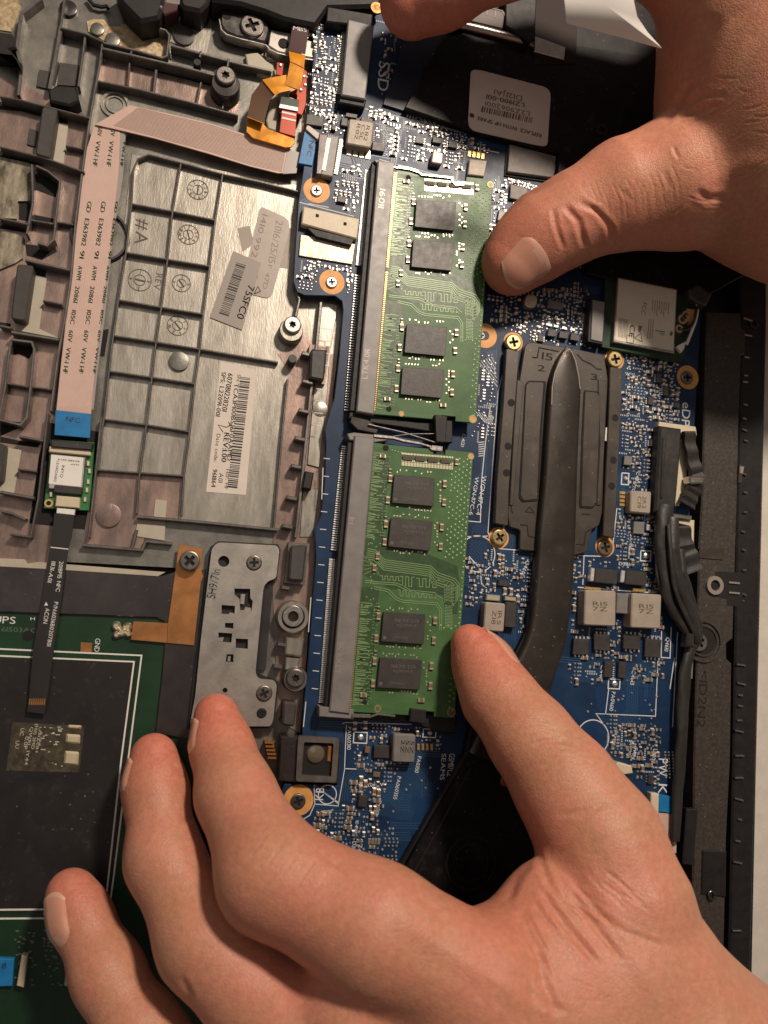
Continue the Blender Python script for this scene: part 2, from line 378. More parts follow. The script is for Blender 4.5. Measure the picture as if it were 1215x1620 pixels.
mb = MB(); mb.lathe(cx, cy, [(R_*.87, Z0), (R_*.87, Z0+.03)], 40); obj('round_pad', mb, M_PLATEG, ch)
# ribs -------------------------------------------------------------
def rib(pts, w=4.5, z1=-.14, m=M_RIB, name='rib', z0=-.7, c=.018):
    mb = MB(); mb.ps(pts, w, z0, z1, ch=c); return obj(name, mb, m, ch)
for r_ in [
  [(150,745),(164,663),(175,560),(187,475),(199,400),(208,322),(211,268),(218,251),(235,244),(286,257),(352,275),(410,287),(474,303)],
  [(286,259),(273,334),(265,410),(255,487),(247,540),(241,590),(232,668),(220,755),(216,812)],
  [(352,277),(341,345),(332,420),(322,495),(316,552),(308,608),(300,682),(291,752),(287,815)],
  [(208,322),(273,334),(341,348)],[(199,399),(265,410),(332,421)],[(187,474),(255,486),(323,497)],[(181,531),(247,541),(316,552)],[(173,587),(241,597),(308,607)],
  [(164,663),(232,672),(300,683)],[(150,743),(220,748),(291,753)],[(316,552),(380,563),(440,573)],[(455,600),(446,690),(440,760),(433,835)]]:
    rib(r_, 3.2, Z0+.21)
rib([(217,817),(320,826),(440,838)], 5, Z0+.24)
rib([(130,862),(225,870),(230,856),(272,860)], 5, Z0+.2)
rib([(216,838),(212,855),(208,868)], 5, Z0+.2)
# upper left ribs
for r_, w_, z_ in [
  ([(65,-4),(34,20),(26,76),(34,106),(29,150)],7,-.1), ([(102,-6),(96,42)],5,-.15),([(96,42),(87,95),(78,140)],8,-.12),([(96,43),(136,53),(164,66)],4,-.05),
  ([(135,53),(131,85),(124,136)],5,-.12),([(162,66),(158,100),(153,126),(142,188),(134,242),(120,345),(112,440),(103,500),(92,560),(80,650)],5,-.1),
  ([(163,67),(215,79),(256,91),(264,88),(268,55),(262,47),(216,35)],4.5,-.06),([(208,80),(206,88)],4,-.08),([(163,76),(215,88),(300,108),(345,120)],5,-.02),
  ([(205,98),(202,135)],4,-.2),([(247,110),(243,148)],5,-.16),([(318,130),(311,165)],4,-.2),([(153,127),(220,141),(300,161),(377,182)],4,-.12),
  ([(270,71),(318,84),(385,102),(430,112)],5,-.08),([(318,80),(316,90)],4,-.02),([(362,92),(360,105)],4,-.02),([(355,150),(352,172)],4,-.2),
  ([(0,152),(34,158),(80,170),(142,186)],4,-.05),([(0,232),(57,246),(78,252),(134,272)],4,-.05),([(104,230),(133,236)],3.5,-.2),
  ([(57,262),(75,270),(95,286),(90,330),(85,378),(74,388),(60,384)],5,-.06),([(50,348),(84,354)],4,-.14),([(86,350),(117,355)],4,-.2),
  ([(40,411),(75,419),(110,427)],5,-.05),([(68,475),(97,481)],4,-.16),([(18,525),(55,531),(93,537)],6,-.05),([(0,515),(18,519)],5,-.1),
  ([(18,537),(50,541),(54,552),(46,630),(42,660),(32,672),(0,664)],5.5,-.05),([(16,545),(8,610),(-2,665)],5,-.08),([(10,606),(45,612)],4,-.14),([(50,612),(80,616)],4,-.18),
  ([(30,690),(68,697)],5,-.05),([(28,742),(58,746)],4,-.16),([(0,778),(54,788)],6,-.05),([(0,808),(18,812),(40,822)],5,-.1),([(15,845),(48,850)],4,-.1),
  ([(75,655),(68,720),(60,790),(48,850)],4,-.1),([(160,660),(156,700),(148,780),(140,850)],4.5,-.14),([(0,345),(46,355)],4,-.06),([(50,260),(52,320),(42,370)],5,-.08)]:
    rib(r_, w_*.85, z_)
# dark wells and rib shadows painted as dark patches, black plastic parts, pads --------------------------
def well_and_shade(pts, z=-.40, m=M_HOLE_SHADE, name='well_and_shade'): return floor_part(name, pts, m, z)
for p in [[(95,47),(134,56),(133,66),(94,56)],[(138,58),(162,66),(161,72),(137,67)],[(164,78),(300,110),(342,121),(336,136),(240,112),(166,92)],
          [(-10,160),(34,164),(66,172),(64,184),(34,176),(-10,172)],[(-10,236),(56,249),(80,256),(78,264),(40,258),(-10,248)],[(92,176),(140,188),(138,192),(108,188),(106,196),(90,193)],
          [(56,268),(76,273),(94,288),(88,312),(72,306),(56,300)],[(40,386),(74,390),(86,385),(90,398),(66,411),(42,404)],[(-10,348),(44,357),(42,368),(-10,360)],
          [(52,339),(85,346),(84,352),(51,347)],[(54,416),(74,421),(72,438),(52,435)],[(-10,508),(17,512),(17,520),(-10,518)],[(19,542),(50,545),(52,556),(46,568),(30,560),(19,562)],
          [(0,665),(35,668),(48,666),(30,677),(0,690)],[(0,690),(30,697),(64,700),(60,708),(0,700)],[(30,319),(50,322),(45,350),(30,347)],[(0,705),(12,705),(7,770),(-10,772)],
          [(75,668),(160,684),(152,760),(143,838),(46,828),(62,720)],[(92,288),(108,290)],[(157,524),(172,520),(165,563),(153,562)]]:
    if len(p) > 2: well_and_shade(p)
for p in [[(-10,48),(19,52),(26,75),(16,78),(34,100),(34,112),(20,90),(-10,86)],[(76,143),(88,134),(120,136),(126,160),(110,167),(78,160)]]:
    mb = MB(); mb.pp(p, -.7, .02, ch=.05); obj('black_bracket', mb, M_BLACK, ch)
for p in [[(67,168),(91,172),(79,250),(56,244)],[(27,417),(53,420),(40,508),(17,504)],[(-10,700),(8,702),(2,762),(-10,762)]]:
    mb = MB(); mb.pp(p, -.6, .0, ch=.03, r=.08); obj('rubber_pad', mb, M_RUB, ch)
for p in [[(47,203),(60,207),(56,232),(43,228)],[(62,110),(79,113),(75,140),(58,136)],[(95,99),(125,103),(120,136),(90,134)]]:
    floor_part('grey_pad', p, M_RUB, -.36)
for p in [[(88,193),(108,197),(99,270),(62,258),(80,250)],[(53,434),(74,440),(62,520),(94,535),(24,522),(26,510),(42,509)],[(10,708),(34,712),(22,782),(-10,780)],
          [(246,790),(264,792),(262,820),(243,818)],[(218,822),(262,826),(260,855),(214,848)]]:
    floor_part('cream_liner', p, M_CREAM, -.36)
floor_part('worn_corner', [(-10,246),(46,258),(50,262),(48,318),(28,318),(26,346),(-10,344)], M_WORN, -.34)
floor_part('worn_corner', [(-10,364),(24,368),(38,376),(36,408),(24,416),(-10,430)], M_WORN, -.34)
# small tabs along the board edge
for x, y in ((486,560),(487,604),(481,650),(475,694),(469,738),(462,788),(455,833)):
    mb = MB(); mb.pbox(x, y, 17, 6, -.6, -.02, ang=-.1, ch=.02); obj('edge_tab', mb, M_RIB, ch)
for x, y in ((452,930),(446,1020),(440,1055),(450,1140)):
    mb = MB(); mb.pbox(x, y, 14, 6, -.6, -.06, ang=-.1, ch=.02); obj('edge_tab', mb, M_RIB, ch)
rib([(508,478),(500,560),(492,620),(480,740),(468,850)], 5, -.14)
rib([(470,460),(474,474),(468,500)], 4, -.1)
for p in [[(492,552),(517,553),(513,602),(490,598)],[(460,863),(486,862),(480,920),(456,918)],[(448,1110),(470,1112),(466,1150),(446,1148)]]:
    mb = MB(); mb.pp(p, -.6, .12, ch=.05, r=.07); obj('black_post', mb, M_RUB, ch)
mb = MB(); mb.pp([(483,745),(497,748),(492,775),(478,772)], -.6, 0, ch=.03); obj('black_post', mb, M_BLACK, ch)
mb = MB(); mb.holed(px2w([(490,545),(522,548),(514,608),(485,603)], -.2), [px2w([(494,552),(517,554),(511,602),(491,598)], -.2)], -.6, -.2); obj('post_frame', mb, M_PLATEP, ch)
mb = MB(); mb.holed(px2w([(457,857),(490,860),(482,925),(450,922)], -.1), [px2w([(461,863),(486,864),(479,920),(455,918)], -.1)], -.6, -.1); obj('post_frame', mb, M_RIB, ch)
# screw bosses
for x, y, r, z1, m_ in ((357,132,23,.05,M_SMOKE),(461,522,19,-.05,M_PLATE),(468,1075,20,0,M_RIB),(463,567,7,.0,M_RUB),(345,116,7,-.05,M_BLACK),(312,98,6,.05,M_BLACK)):
    mb = MB(); cx, cy = W(x, y, z1); R_ = r*PXS(x, y, z1)
    mb.lathe(cx, cy, [(R_*1.1, -.6), (R_, z1-.05), (R_*.92, z1)], 26); obj('screw_boss', mb, m_, ch)
mb = MB(); boss(mb, 464, 976, 26, -.6, .0, rin=.72, m=0); obj('screw_boss', mb, M_PLATE, ch)
mb = MB(); boss(mb, 464, 975, 17, -.6, .08, rin=.5, m=0); obj('threaded_insert', mb, M_STEEL, ch)
mb = MB(); mb.pp([(452,1008),(482,1011),(478,1040),(450,1036)], -.6, -.05, ch=.04); obj('light_bridge', mb, M_PLATE, ch)
mb = MB(); mb.pp([(452,1040),(476,1042),(470,1062),(450,1060)], -.6, -.1, ch=.03); obj('light_bridge', mb, M_PLATE, ch)
# moulded date clocks and letters
def clock(x, y, r, hand, marks):
    mb = MB(); k = PXS(x, y, Z0); z = Z0+.03
    mb.ring(x, y, r, r-1.2, Z0, z); mb.ring(x, y, r*.5, r*.5-1, Z0, z)
    cx, cy = W(x, y, z); a = hand; R_ = r*k
    mb.strip([(cx-R_*.4*math.cos(a), cy-R_*.4*math.sin(a)), (cx+R_*.45*math.cos(a), cy+R_*.45*math.sin(a))], .035, Z0, z+.004)
    for i, c in enumerate(marks):
        t = PI/2-2*PI*i/len(marks); gx = cx+R_*.75*math.cos(t); gy = cy+R_*.75*math.sin(t)
        u = np.array([math.cos(t), math.sin(t)]); d = np.array([u[1], -u[0]])
        v, f, wd = glyph(c); s_ = .075*r/16
        mb.add([(*(np.array([gx, gy])+d*(vx-wd/2)*s_*1.3+u*(vy-.35)*s_*1.5), z+.002) for vx, vy in v], f)
    obj('moulded_date_clock', mb, M_INKB, ch)
clock(313,300,17,-PI/2,'17181920212'); clock(298,371,17,-1.2,'017CA25EW81'); clock(221,443,19,-.1,'1234'); clock(287,448,15,-.9,'20U4'); clock(281,515,17,-.8,'01245W8')
mb = MB(); text(mb, '#A', (217,345), (213,385), 20, Z0+.024); obj('moulded_letters', mb, M_INKB, ch)
mb = MB(); text(mb, 'REV', (247,432), (243,457), 10, Z0+.024); obj('moulded_letters', mb, M_INKB, ch)
# right hand rim of the body ---------------------------------------
mb = MB(); mb.pp([(1160,300),(1213,306),(1213,506),(1196,1203),(1188,1541),(1186,1700),(1150,1700),(1160,1203),(1172,506)], -.9, -.25, ch=.05); obj('side_rim', mb, M_BLACK, ch)
rr = random.Random(5)
for y in [505,530,565,594,604,640,662,680,697,750,779,810,841,870,902,940,950,1052,1082,1100,1117,1140,1157,1196,1231,1265,1297,1331,1365,1473]:
    x = 1187-(y-506)*.017-4
    mb = MB(); mb.pbox(x+rr.uniform(-2, 2), y, rr.choice((6, 8, 14)), 2.2, -.3, -.18, ang=rr.uniform(-.3, .1), ch=.01); obj('snap_hook', mb, M_STEEL, ch)
mb = MB(); mb.ring(1193, 512, 7, 4.5, -.3, -.2); obj('snap_ring', mb, M_SMOKE, ch)
# ------------------------------------------------------------------ black speaker / side module
sp = thing('speaker_module', 'long grained black plastic side module along the right edge', 'speaker', 1140, 900, -.4)
mb = MB(); mb.pp([(1119,492),(1172,495),(1174,520),(1180,522),(1179,560),(1173,562),(1170,640),(1167,780),(1164,880),(1160,1010),(1150,1018),(1150,1042),(1158,1050),(1156,1203),(1150,1320),(1146,1500),(1140,1700),(1090,1700),(1096,1400),(1098,1203),(1102,1050),(1100,1000),(1104,960),(1106,860),(1110,800)], -.7, .08, ch=.04); obj('housing', mb, M_SPK, sp)
mb = MB(); mb.pp([(1132,904),(1176,906),(1174,960),(1150,958),(1150,948),(1132,944)], .0, .085); obj('cut_out', mb, M_HOLE_SHADE, sp)
mb = MB(); mb.ring(1132, 926, 13, 7.5, .0, .16); obj('lug_ring', mb, M_HEATL, sp)
mb = MB(); mb.pbox(1132, 926, 13, 13, .0, .09); obj('lug_hole', mb, M_HOLE_SHADE, sp)
for y in (922, 938):
    mb = MB(); mb.pbox(1162, y, 17, 2.4, .08, .13); obj('lug_rib', mb, M_HEATL, sp)
mb = MB(); mb.pp([(1107,866),(1146,869),(1145,886),(1106,883)], .07, .11, ch=.01, r=.05); obj('raised_pad', mb, M_HEAT, sp)
mb = MB(); mb.ring(1114, 1014, 30, 26, .0, .13); mb.ring(1114, 1014, 22, 20, .0, .12); obj('round_seat', mb, M_SPK, sp)
mb = MB(); cx, cy = W(1114, 1014, .09); mb.lathe(cx, cy, [(.37, 0), (.37, .086)], 24); obj('seat_floor', mb, M_HOLE_SHADE, sp)
mb = MB(); mb.pp([(1170,735),(1176,736),(1174,765),(1168,764)], .0, .14, ch=.02); obj('side_catch', mb, M_HEAT, sp)
mb = MB(); mb.pp([(1171,738),(1178,738),(1176,750),(1171,749)], .0, .17, ch=.02); obj('side_catch', mb, M_HEATL, sp)
mb = MB(); text(mb, '<1D2N2', (1108,1060), (1102,1150), 13, .085); obj('moulded_letters', mb, M_BLACK, sp)
mb = MB(); mb.pp([(1086,1280),(1105,1280),(1098,1370),(1080,1368)], .0, .2, ch=.03); obj('raised_pad', mb, M_BLACK, sp)
mb = MB(); mb.pp([(1112,1345),(1150,1347),(1149,1420),(1110,1415)], .0, .13, ch=.03); obj('raised_pad', mb, M_BLACK, sp)
screw(1107,1016,.09,13,M_STEEL,'bright steel screw where the black cable squeezes past the round seat of the side module',ang=.6,h=.1)
screw(1127,1417,.1,7,M_SMOKE,'small dim screw low on the black side module beside the wrist',ang=.2)
# ================================================================== MOTHERBOARD
pcb = thing('motherboard', 'dark blue printed circuit board crowded with silver soldered parts', 'circuit board', 700, 800, -.1)
OUT = [(395,-60),(405,18),(440,36),(500,48),(494,110),(487,200),(480,270),(472,320),(464,445),(470,462),(482,467),(530,468),(541,476),(543,490),(537,560),(529,630),(521,655),(514,680),(516,700),(514,760),(508,815),(498,835),(500,880),(494,960),(488,1040),(480,1120),(478,1165),(538,1168),(534,1242),(450,1240),(430,1300),(440,1420),(470,1560),(900,1750),(1055,1750),(1066,1300),(1072,1180),(1080,1000),(1092,800),(1101,640),(1108,520),(1108,440),(1200,330),(1150,-60)]
mb = MB(); mb.pp(OUT, -.1, 0, ch=.012); obj('board_panel', mb, M_PCB, pcb)
occ = []
def claim(x0, y0, x1, y1): occ.append((min(x0, x1), min(y0, y1), max(x0, x1), max(y0, y1)))
def claimp(pts, z=0, pad=.02):
    p = px2w(pts, z); xs = [a for a, _ in p]; ys = [b for _, b in p]; claim(min(xs)-pad, min(ys)-pad, max(xs)+pad, max(ys)+pad)
def free(x0, y0, x1, y1): return not any(x0 < c and a < x1 and y0 < d and b < y1 for a, b, c, d in occ)
silk = MB(); sold = MB()
def part(name, pts, z0, z1, m, c=.015, r=0., parent=None, cl=True, label=None):
    mb = MB(); mb.pp(pts, z0, z1, ch=c, r=r)
    if cl: claimp(pts, z1)
    return obj(name, mb, m, parent if parent is not None else pcb, label=label)
def pins_along(mb, a, b, n, ln, wd, side, z=0.0, hgt=.02, m=0):
    """n little leads between pixels a and b; each sticks out ln cm to the given side"""
    A = np.array(W(*a, z)); B = np.array(W(*b, z)); d = (B-A)/np.linalg.norm(B-A); nn = np.array([-d[1], d[0]])*side
    an = math.atan2(d[1], d[0])
    for i in range(n):
        p = A+(B-A)*(i+.5)/n+nn*ln/2; mb.box(p[0], p[1], wd, ln, z, z+hgt, an, 0, m)
def lines(pts, w=1.3): silk.ps(pts, w, .001, .005)
# --- screw rings
for x, y, r in ((501,301,21),(525,446,20),(767,531,19),(1088,597,17),(472,1266,24),(812,541,15),(972,569,15),(789,851,16),(957,865,15),(803,1238,14)):
    mb = MB(); mb.ring(x, y, r, 7, .0, .008); claimp([(x-r, y-r), (x+r, y+r)]); obj('plated_ring', mb, M_GOLDR, pcb)
# --- sockets -------------------------------------------------------
def socket(L0, L1, G0, G1, R0, R1, p0, p1, p2, p3, txt, tpos, thing_label):
    claimp([(p0[0]-12, p0[1]), (R0[0]+150, R0[1]+26), (R1[0]+150, R1[1]+12), (p3[0]-12, p3[1])], 0)
    part('socket_base', [L0, G0, G1, L1], .0, .36, M_BLACK, .02)
    part('socket_cover', [G0, R0, R1, G1], .0, .52, M_SOCK, .03)
    mb = MB(); pins_along(mb, p0, p1, 46 if thing_label else 72, .15, .030, -1, 0, .06)
    pins_along(mb, p2, p3, 78 if thing_label else 52, .15, .030, -1, 0, .06); obj('socket_pins', mb, M_SOLDER, pcb, kind='stuff')
    mb = MB(); text(mb, txt[0], tpos[0][0], tpos[0][1], 9, .524); text(mb, txt[1], tpos[1][0], tpos[1][1], 9, .524); obj('socket_lettering', mb, M_HEATL if not thing_label else M_WTXT if 0 else M_HEATL, pcb)
socket((588,256),(553,650),(598,254),(564,651),(625,257),(592,656),(586,272),(571,422),(570,436),(553,652),('11091','LTK4.0R'),(((607,330),(610,300)),((581,600),(586,552))),False)
socket((551,690),(513,1120),(561,689),(521,1126),(593,692),(553,1130),(549,706),(531.5,872),(529.5,884),(513,1112),('14','LTK4.0R'),(((560,830),(562,818)),((538,1064),(546,1016))),True)
# socket arms & springs
def arm(name, pts, z0, z1, m, c=.02): return part(name, pts, z0, z1, m, c, cl=False)
arm('socket_arm', [(592,253),(628,257),(626,271),(606,268)], .0, .46, M_SOCK)
arm('socket_arm', [(553,648),(596,657),(660,668),(704,668),(708,662),(716,664),(716,700),(694,700),(690,684),(640,676),(584,668),(552,662)], .0, .30, M_BLACK)
arm('socket_arm', [(549,686),(560,684),(616,690),(614,697),(590,700),(553,696)], .0, .45, M_SOCK)
arm('socket_arm', [(505,1118),(560,1122),(560,1138),(505,1134)], .0, .46, M_SOCK)
arm('socket_arm', [(560,1126),(655,1130),(700,1130),(722,1134),(722,1160),(690,1158),(655,1142),(560,1138)], .0, .2, M_BLACK)
arm('socket_latch', [(650,1121),(675,1124),(674,1146),(648,1142)], .2, .56, M_BLACK)
arm('socket_latch', [(688,656),(708,658),(705,700),(690,699)], .1, .60, M_BLACK)
arm('socket_latch', [(556,658),(582,664),(600,676),(596,686),(566,680),(554,668)], .1, .42, M_SMOKE)
for pts, w_ in (([(611,262),(630,265)],3),([(631,264),(650,267),(661,271)],4.5),([(661,271),(668,276),(715,281),(716,287)],3),([(716,287),(722,292),(733,292),(735,288)],3),
               ([(592,689),(622,692)],4.5),([(622,692),(640,697),(664,701)],4),([(664,701),(681,706),(682,710)],3),([(583,671),(640,684),(690,700)],2),([(622,690),(650,686),(690,686)],1.6),
               ([(683,708),(700,710)],8),([(557,1132),(586,1133)],5.5),([(586,1134),(598,1130),(625,1133)],3)):
    spring = MB(); spring.ps(pts, w_, .38, .50, ch=.01); obj('latch_spring', spring, M_STEEL, pcb)
# --- connectors and larger parts ----------------------------------
part('card_slot', [(551,30),(592,40),(578,157),(540,150)], .0, .42, M_SOCK, .03)
part('slot_end_block', [(518,10),(590,22),(588,42),(516,34)], .0, .36, M_BLACK, .03)
part('slot_end_block', [(538,148),(580,157),(577,170),(536,162)], .0, .30, M_BLACK, .03)
mb = MB(); pins_along(mb, (541,35), (531,150), 40, .13, .022, 1, 0, .05); pins_along(mb, (578,138), (572,157), 9, .16, .03, -1, .2, .05); obj('slot_pins', mb, M_SOLDER, pcb, kind='stuff')
def inductor(pts, z1, txt=None, t0=None, t1=None, h=10, ink=M_INKB, m=M_IND, rows=1):
    b = part('power_coil', pts, .0, z1, m, .03, r=.07)
    if txt:
        mb = MB()
        for i, t in enumerate(txt.split('/')):
            dx = -(t1[1]-t0[1])*0; off = i*h*1.35
            dd = np.array([t1[0]-t0[0], t1[1]-t0[1]], float); dd /= np.linalg.norm(dd); nn = np.array([-dd[1], dd[0]])*off
            text(mb, t, (t0[0]+nn[0], t0[1]+nn[1]), (t1[0]+nn[0], t1[1]+nn[1]), h, z1+.004)
        obj('print', mb, ink, b)
    return b
inductor([(553,187),(592,193),(587,234),(548,227)], .30, 'R82/C5L/R02', (580,198),(575,222),5.5)
part('signal_connector', [(506,211),(537,216),(527,280),(500,275)], .0, .22, M_SOCK, .03)
part('connector_lip', [(505,211),(519,213),(509,276),(500,275)], .15, .26, M_SMOKE, .02, cl=False)
mb = MB(); pins_along(mb, (523,220), (514,271), 20, .12, .022, -1, .22, .03); pins_along(mb, (537,222), (528,276), 20, .10, .022, 1, 0, .04); obj('connector_pins', mb, M_SOLDG, pcb, kind='stuff')
for i in range(4): part('gold_pad', [(549+i*10,231+i*2),(557+i*10,232.5+i*2),(556+i*10,246+i*2),(548+i*10,244.5+i*2)], .0, .03, M_SOLDG, .008)
part('dark_chip', [(590,223),(611,226),(608,240),(588,237)], .0, .13, M_CHIP)
part('tin_can_connector', [(480,326),(569,346),(565,378),(477,354)], .0, .22, M_IVORY, .03)
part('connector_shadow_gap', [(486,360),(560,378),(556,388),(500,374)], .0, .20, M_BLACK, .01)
mb = MB()
for x, y in ((502,341),(546,354)): mb.pbox(x, y, 5, 5, .2, .226)
obj('connector_hole', mb, M_HOLE_SHADE, pcb)
part('shield_plate', [(476,371),(562,386),(557,418),(473,404)], .0, .06, mat('mottled_tin', (.40,.33,.22), .4, .6, col2=(.66,.58,.44), vscale=7, bump=.8, bscale=12), .01)
part('contact_block', [(743,251),(771,254),(766,279),(740,276)], .0, .16, M_IND, .02)
for i in range(4): part('gold_pad', [(741+i*7,238+i*1.2),(746+i*7,239+i*1.2),(745+i*7,248+i*1.2),(740+i*7,247+i*1.2)], .0, .03, M_GOLD, .005)
part('flash_chip_frame', [(802,224),(886,245),(882,290),(798,278)], .0, .05, M_BLACK, .01)
part('flash_chip', [(807,228),(880,247),(876,281),(803,271)], .05, .17, mat('grey_chip_lid', (.17,.155,.14), .5, .1, var=.2, vscale=3, bump=.3, bscale=30), .015)
part('small_chip', [(808,291),(835,298),(831,318),(807,313)], .0, .12, mat('grey_chip_lid', (.17,.155,.14)), .01)
part('small_chip', [(790,332),(812,337),(808,352),(787,348)], .0, .12, M_SOCK, .01)
part('small_chip', [(862,255),(880,260)]+[(878,274),(860,270)], .0, .1, M_SOCK, .01, cl=False)
inductor([(685,238),(702,241),(700,260),(682,257)], .22, m=mat('pinkish_coil', (.36,.27,.24), .4, .2))
part('small_chip', [(685,216),(700,218),(698,227),(684,225)], .0, .1, M_CHIP)
part('small_chip', [(541,185),(551,187),(549,200),(539,198)], .0, .1, M_CHIP)
for p in ([(486,180),(513,184),(510,200),(484,196)],[(548,178),(566,181),(564,187),(546,184)],[(572,184),(590,188),(589,196),(571,192)]): part('small_chip', p, .0, .1, M_CHIP, .01)
part('small_can', [(832,464),(852,468),(848,488),(829,484)], .0, .2, M_SOLDG, .02, r=.16)
part('small_chip', [(868,474),(893,479),(890,490),(866,486)], .0, .12, M_SOCK, .01)
for p in ([(868,521),(882,523),(880,533),(866,531)],[(886,524),(900,526),(898,536),(884,534)],[(904,527),(918,530),(916,540),(902,537)]): part('small_chip', p, .0, .15, M_CHIP, .01)
# power stage below the heat sink
inductor([(926,933),(975,935),(974,991),(924,989)], .42, 'R15/7Z', (938,958),(961,959),6)
inductor([(1000,938),(1047,941),(1045,995),(998,993)], .42, 'R15/7Z', (1011,962),(1034,963),6)
part('dark_spacer', [(976,938),(999,940),(997,972),(975,970)], .0, .24, M_SOCK, .02)
for p in ([(942,899),(978,902),(976,925),(940,921)],[(991,902),(1024,905),(1022,927),(989,924)]): part('tantalum_block', p, .0, .24, M_CHIP, .02)
for p in ([(935,898),(942,899),(940,920),(933,919)],[(983,902),(990,903),(988,922),(981,921)]): part('end_terminal', p, .0, .20, M_SOLDER, .02)
for p in ([(908,1010),(932,1011),(931,1036),(906,1035)],[(940,1003),(965,1004),(965,1030),(940,1028)],[(987,1003),(1014,1005),(1013,1028),(986,1026)],[(1021,1010),(1047,1012),(1045,1041),(1020,1039)]):
    part('power_transistor', p, .0, .13, M_CHIP, .012)
    for a, b in ((p[0], p[1]), (p[3], p[2])): pins_along(sold, a, b, 4, .07, .05, 1 if a == p[0] else -1, 0, .03)
for p in ([(957,1046),(970,1047),(969,1072),(956,1071)],[(979,1047),(991,1048),(990,1073),(978,1072)]): part('small_chip', p, .0, .12, M_CHIP, .01)
for p in ([(926,928),(951,930),(950,934),(925,932)],[(1002,930),(1022,932),(1021,937),(1001,935)]): part('gold_pad', p, .0, .10, M_GOLD, .005)
inductor([(998,776),(1031,778),(1029,813),(997,810)], .30, '2R2/C19', (1017,785),(1016,804),6)
part('small_chip', [(1003,825),(1020,826),(1019,845),(1002,844)], .0, .12, M_SOCK, .01)
part('small_chip', [(988,721),(1001,722),(999,736),(987,735)], .0, .12, M_SOCK, .01)
part('end_terminal', [(1023,829),(1030,830),(1030,840),(1023,839)], .0, .1, M_SOLDER, .01)
for i in range(4): part('gold_pad', [(980,777+i*6.3),(989,777.5+i*6.3),(989,782+i*6.3),(980,781.5+i*6.3)], .0, .03, M_GOLD, .005)
inductor([(768,952),(800,955),(797,1000),(765,998)], .34, '1R5/Z18', (788,966),(786,988),6.5)
part('tantalum_block', [(800,952),(818,954),(816,994),(798,992)], .0, .22, M_CHIP, .02)
for p in ([(770,940),(792,942),(791,951),(769,949)],[(799,943),(817,945),(817,952),(799,950)]): part('end_terminal', p, .0, .16, M_SOLDG, .02)
part('small_chip', [(789,917),(806,919),(804,928),(788,926)], .0, .1, M_CHIP, .01)
inductor([(623,1161),(658,1162),(656,1207),(621,1206)], .34, '5Z/5Z/2Z', (650,1172),(648,1192),5.5, m=M_SOCK, ink=M_BLACK)
part('dark_chip', [(592,1179),(618,1180),(617,1200),(591,1199)], .0, .13, M_CHIP)
part('ceramic_block', [(578,1181),(586,1182),(585,1192),(577,1191)], .0, .12, M_TAN, .01)
for i in range(4): part('gold_pad', [(660+i*7,1177),(664+i*7,1177),(664+i*7,1187),(660+i*7,1187)], .0, .04, M_GOLD, .005)
part('copper_block', [(591,1221),(602,1222),(601,1230),(590,1229)], .0, .05, M_TAN, .01)
part('dark_chip', [(568,1258),(582,1260),(580,1278),(566,1276)], .0, .1, M_CHIP)
part('dark_chip', [(575,1357),(602,1360),(600,1378),(573,1375)], .0, .13, M_CHIP)
for i in range(4): part('gold_pad', [(583+i*5,1327),(587+i*5,1327),(586+i*5,1336),(582+i*5,1336)], .0, .03, M_SOLDG, .005)
def padbox(x0, y0, x1, y1):
    q = [(x0,y0),(x1,y0+1),(x1-1,y1+1),(x0-1,y1)]; claimp(q); lines(q+[q[0]], 1.6)
    k = .6; cx = (x0+x1)/2; cy = (y0+y1)/2; sold.dome(cx, cy, min(x1-x0, y1-y0)*.32, 0, .06)
for q in ((560,1158,581,1175),(1014,871,1030,887),(963,1074,981,1089),(984,748,995,766),(670,1153,690,1166)): padbox(*q)
# fan plug etc.
part('plug_housing', [(978,1206),(1000,1212),(1002,1224),(988,1226),(968,1216)], .0, .3, M_IVORY, .03)
part('cable_clamp', [(1030,1255),(1043,1256),(1042,1300),(1029,1298)], .0, .2, M_IVORY, .02)
part('blue_cable_end', [(1043,1257),(1073,1262),(1071,1288),(1042,1284)], .02, .12, M_BLUE, .01)
part('flat_cable_end', [(1042,1286),(1071,1289),(1070,1350),(1040,1345)], .02, .10, M_FFC, .005)
mb = MB(); text(mb, 'AWM', (1066,1338), (1068,1312), 8, .105); obj('print', mb, M_INKG, pcb)
part('board_connector_frame', [(463,-8),(504,-2),(500,26),(460,22)], .0, .15, M_IVORY, .02)
part('board_connector_slot', [(470,3),(493,6),(492,14),(469,11)], .14, .20, M_SOCK, .01, cl=False)
# display connector
part('connector_strip', [(1043,667),(1101,675),(1103,689),(1041,679)], .0, .2, M_IVORY, .02)
part('connector_strip', [(1061,690),(1090,700),(1085,780),(1075,800),(1058,800)], .0, .12, M_IVORY, .02)
part('connector_strip', [(1058,811),(1095,816),(1095,823),(1058,818)], .0, .3, M_STEEL, .02)
part('connector_strip', [(1073,822),(1099,823),(1098,865),(1092,862),(1090,832),(1073,828)], .0, .2, M_IVORY, .02)
part('solder_tab', [(1090,752),(1116,754),(1114,764),(1092,766)], .2, .5, M_STEEL, .04, r=.1)
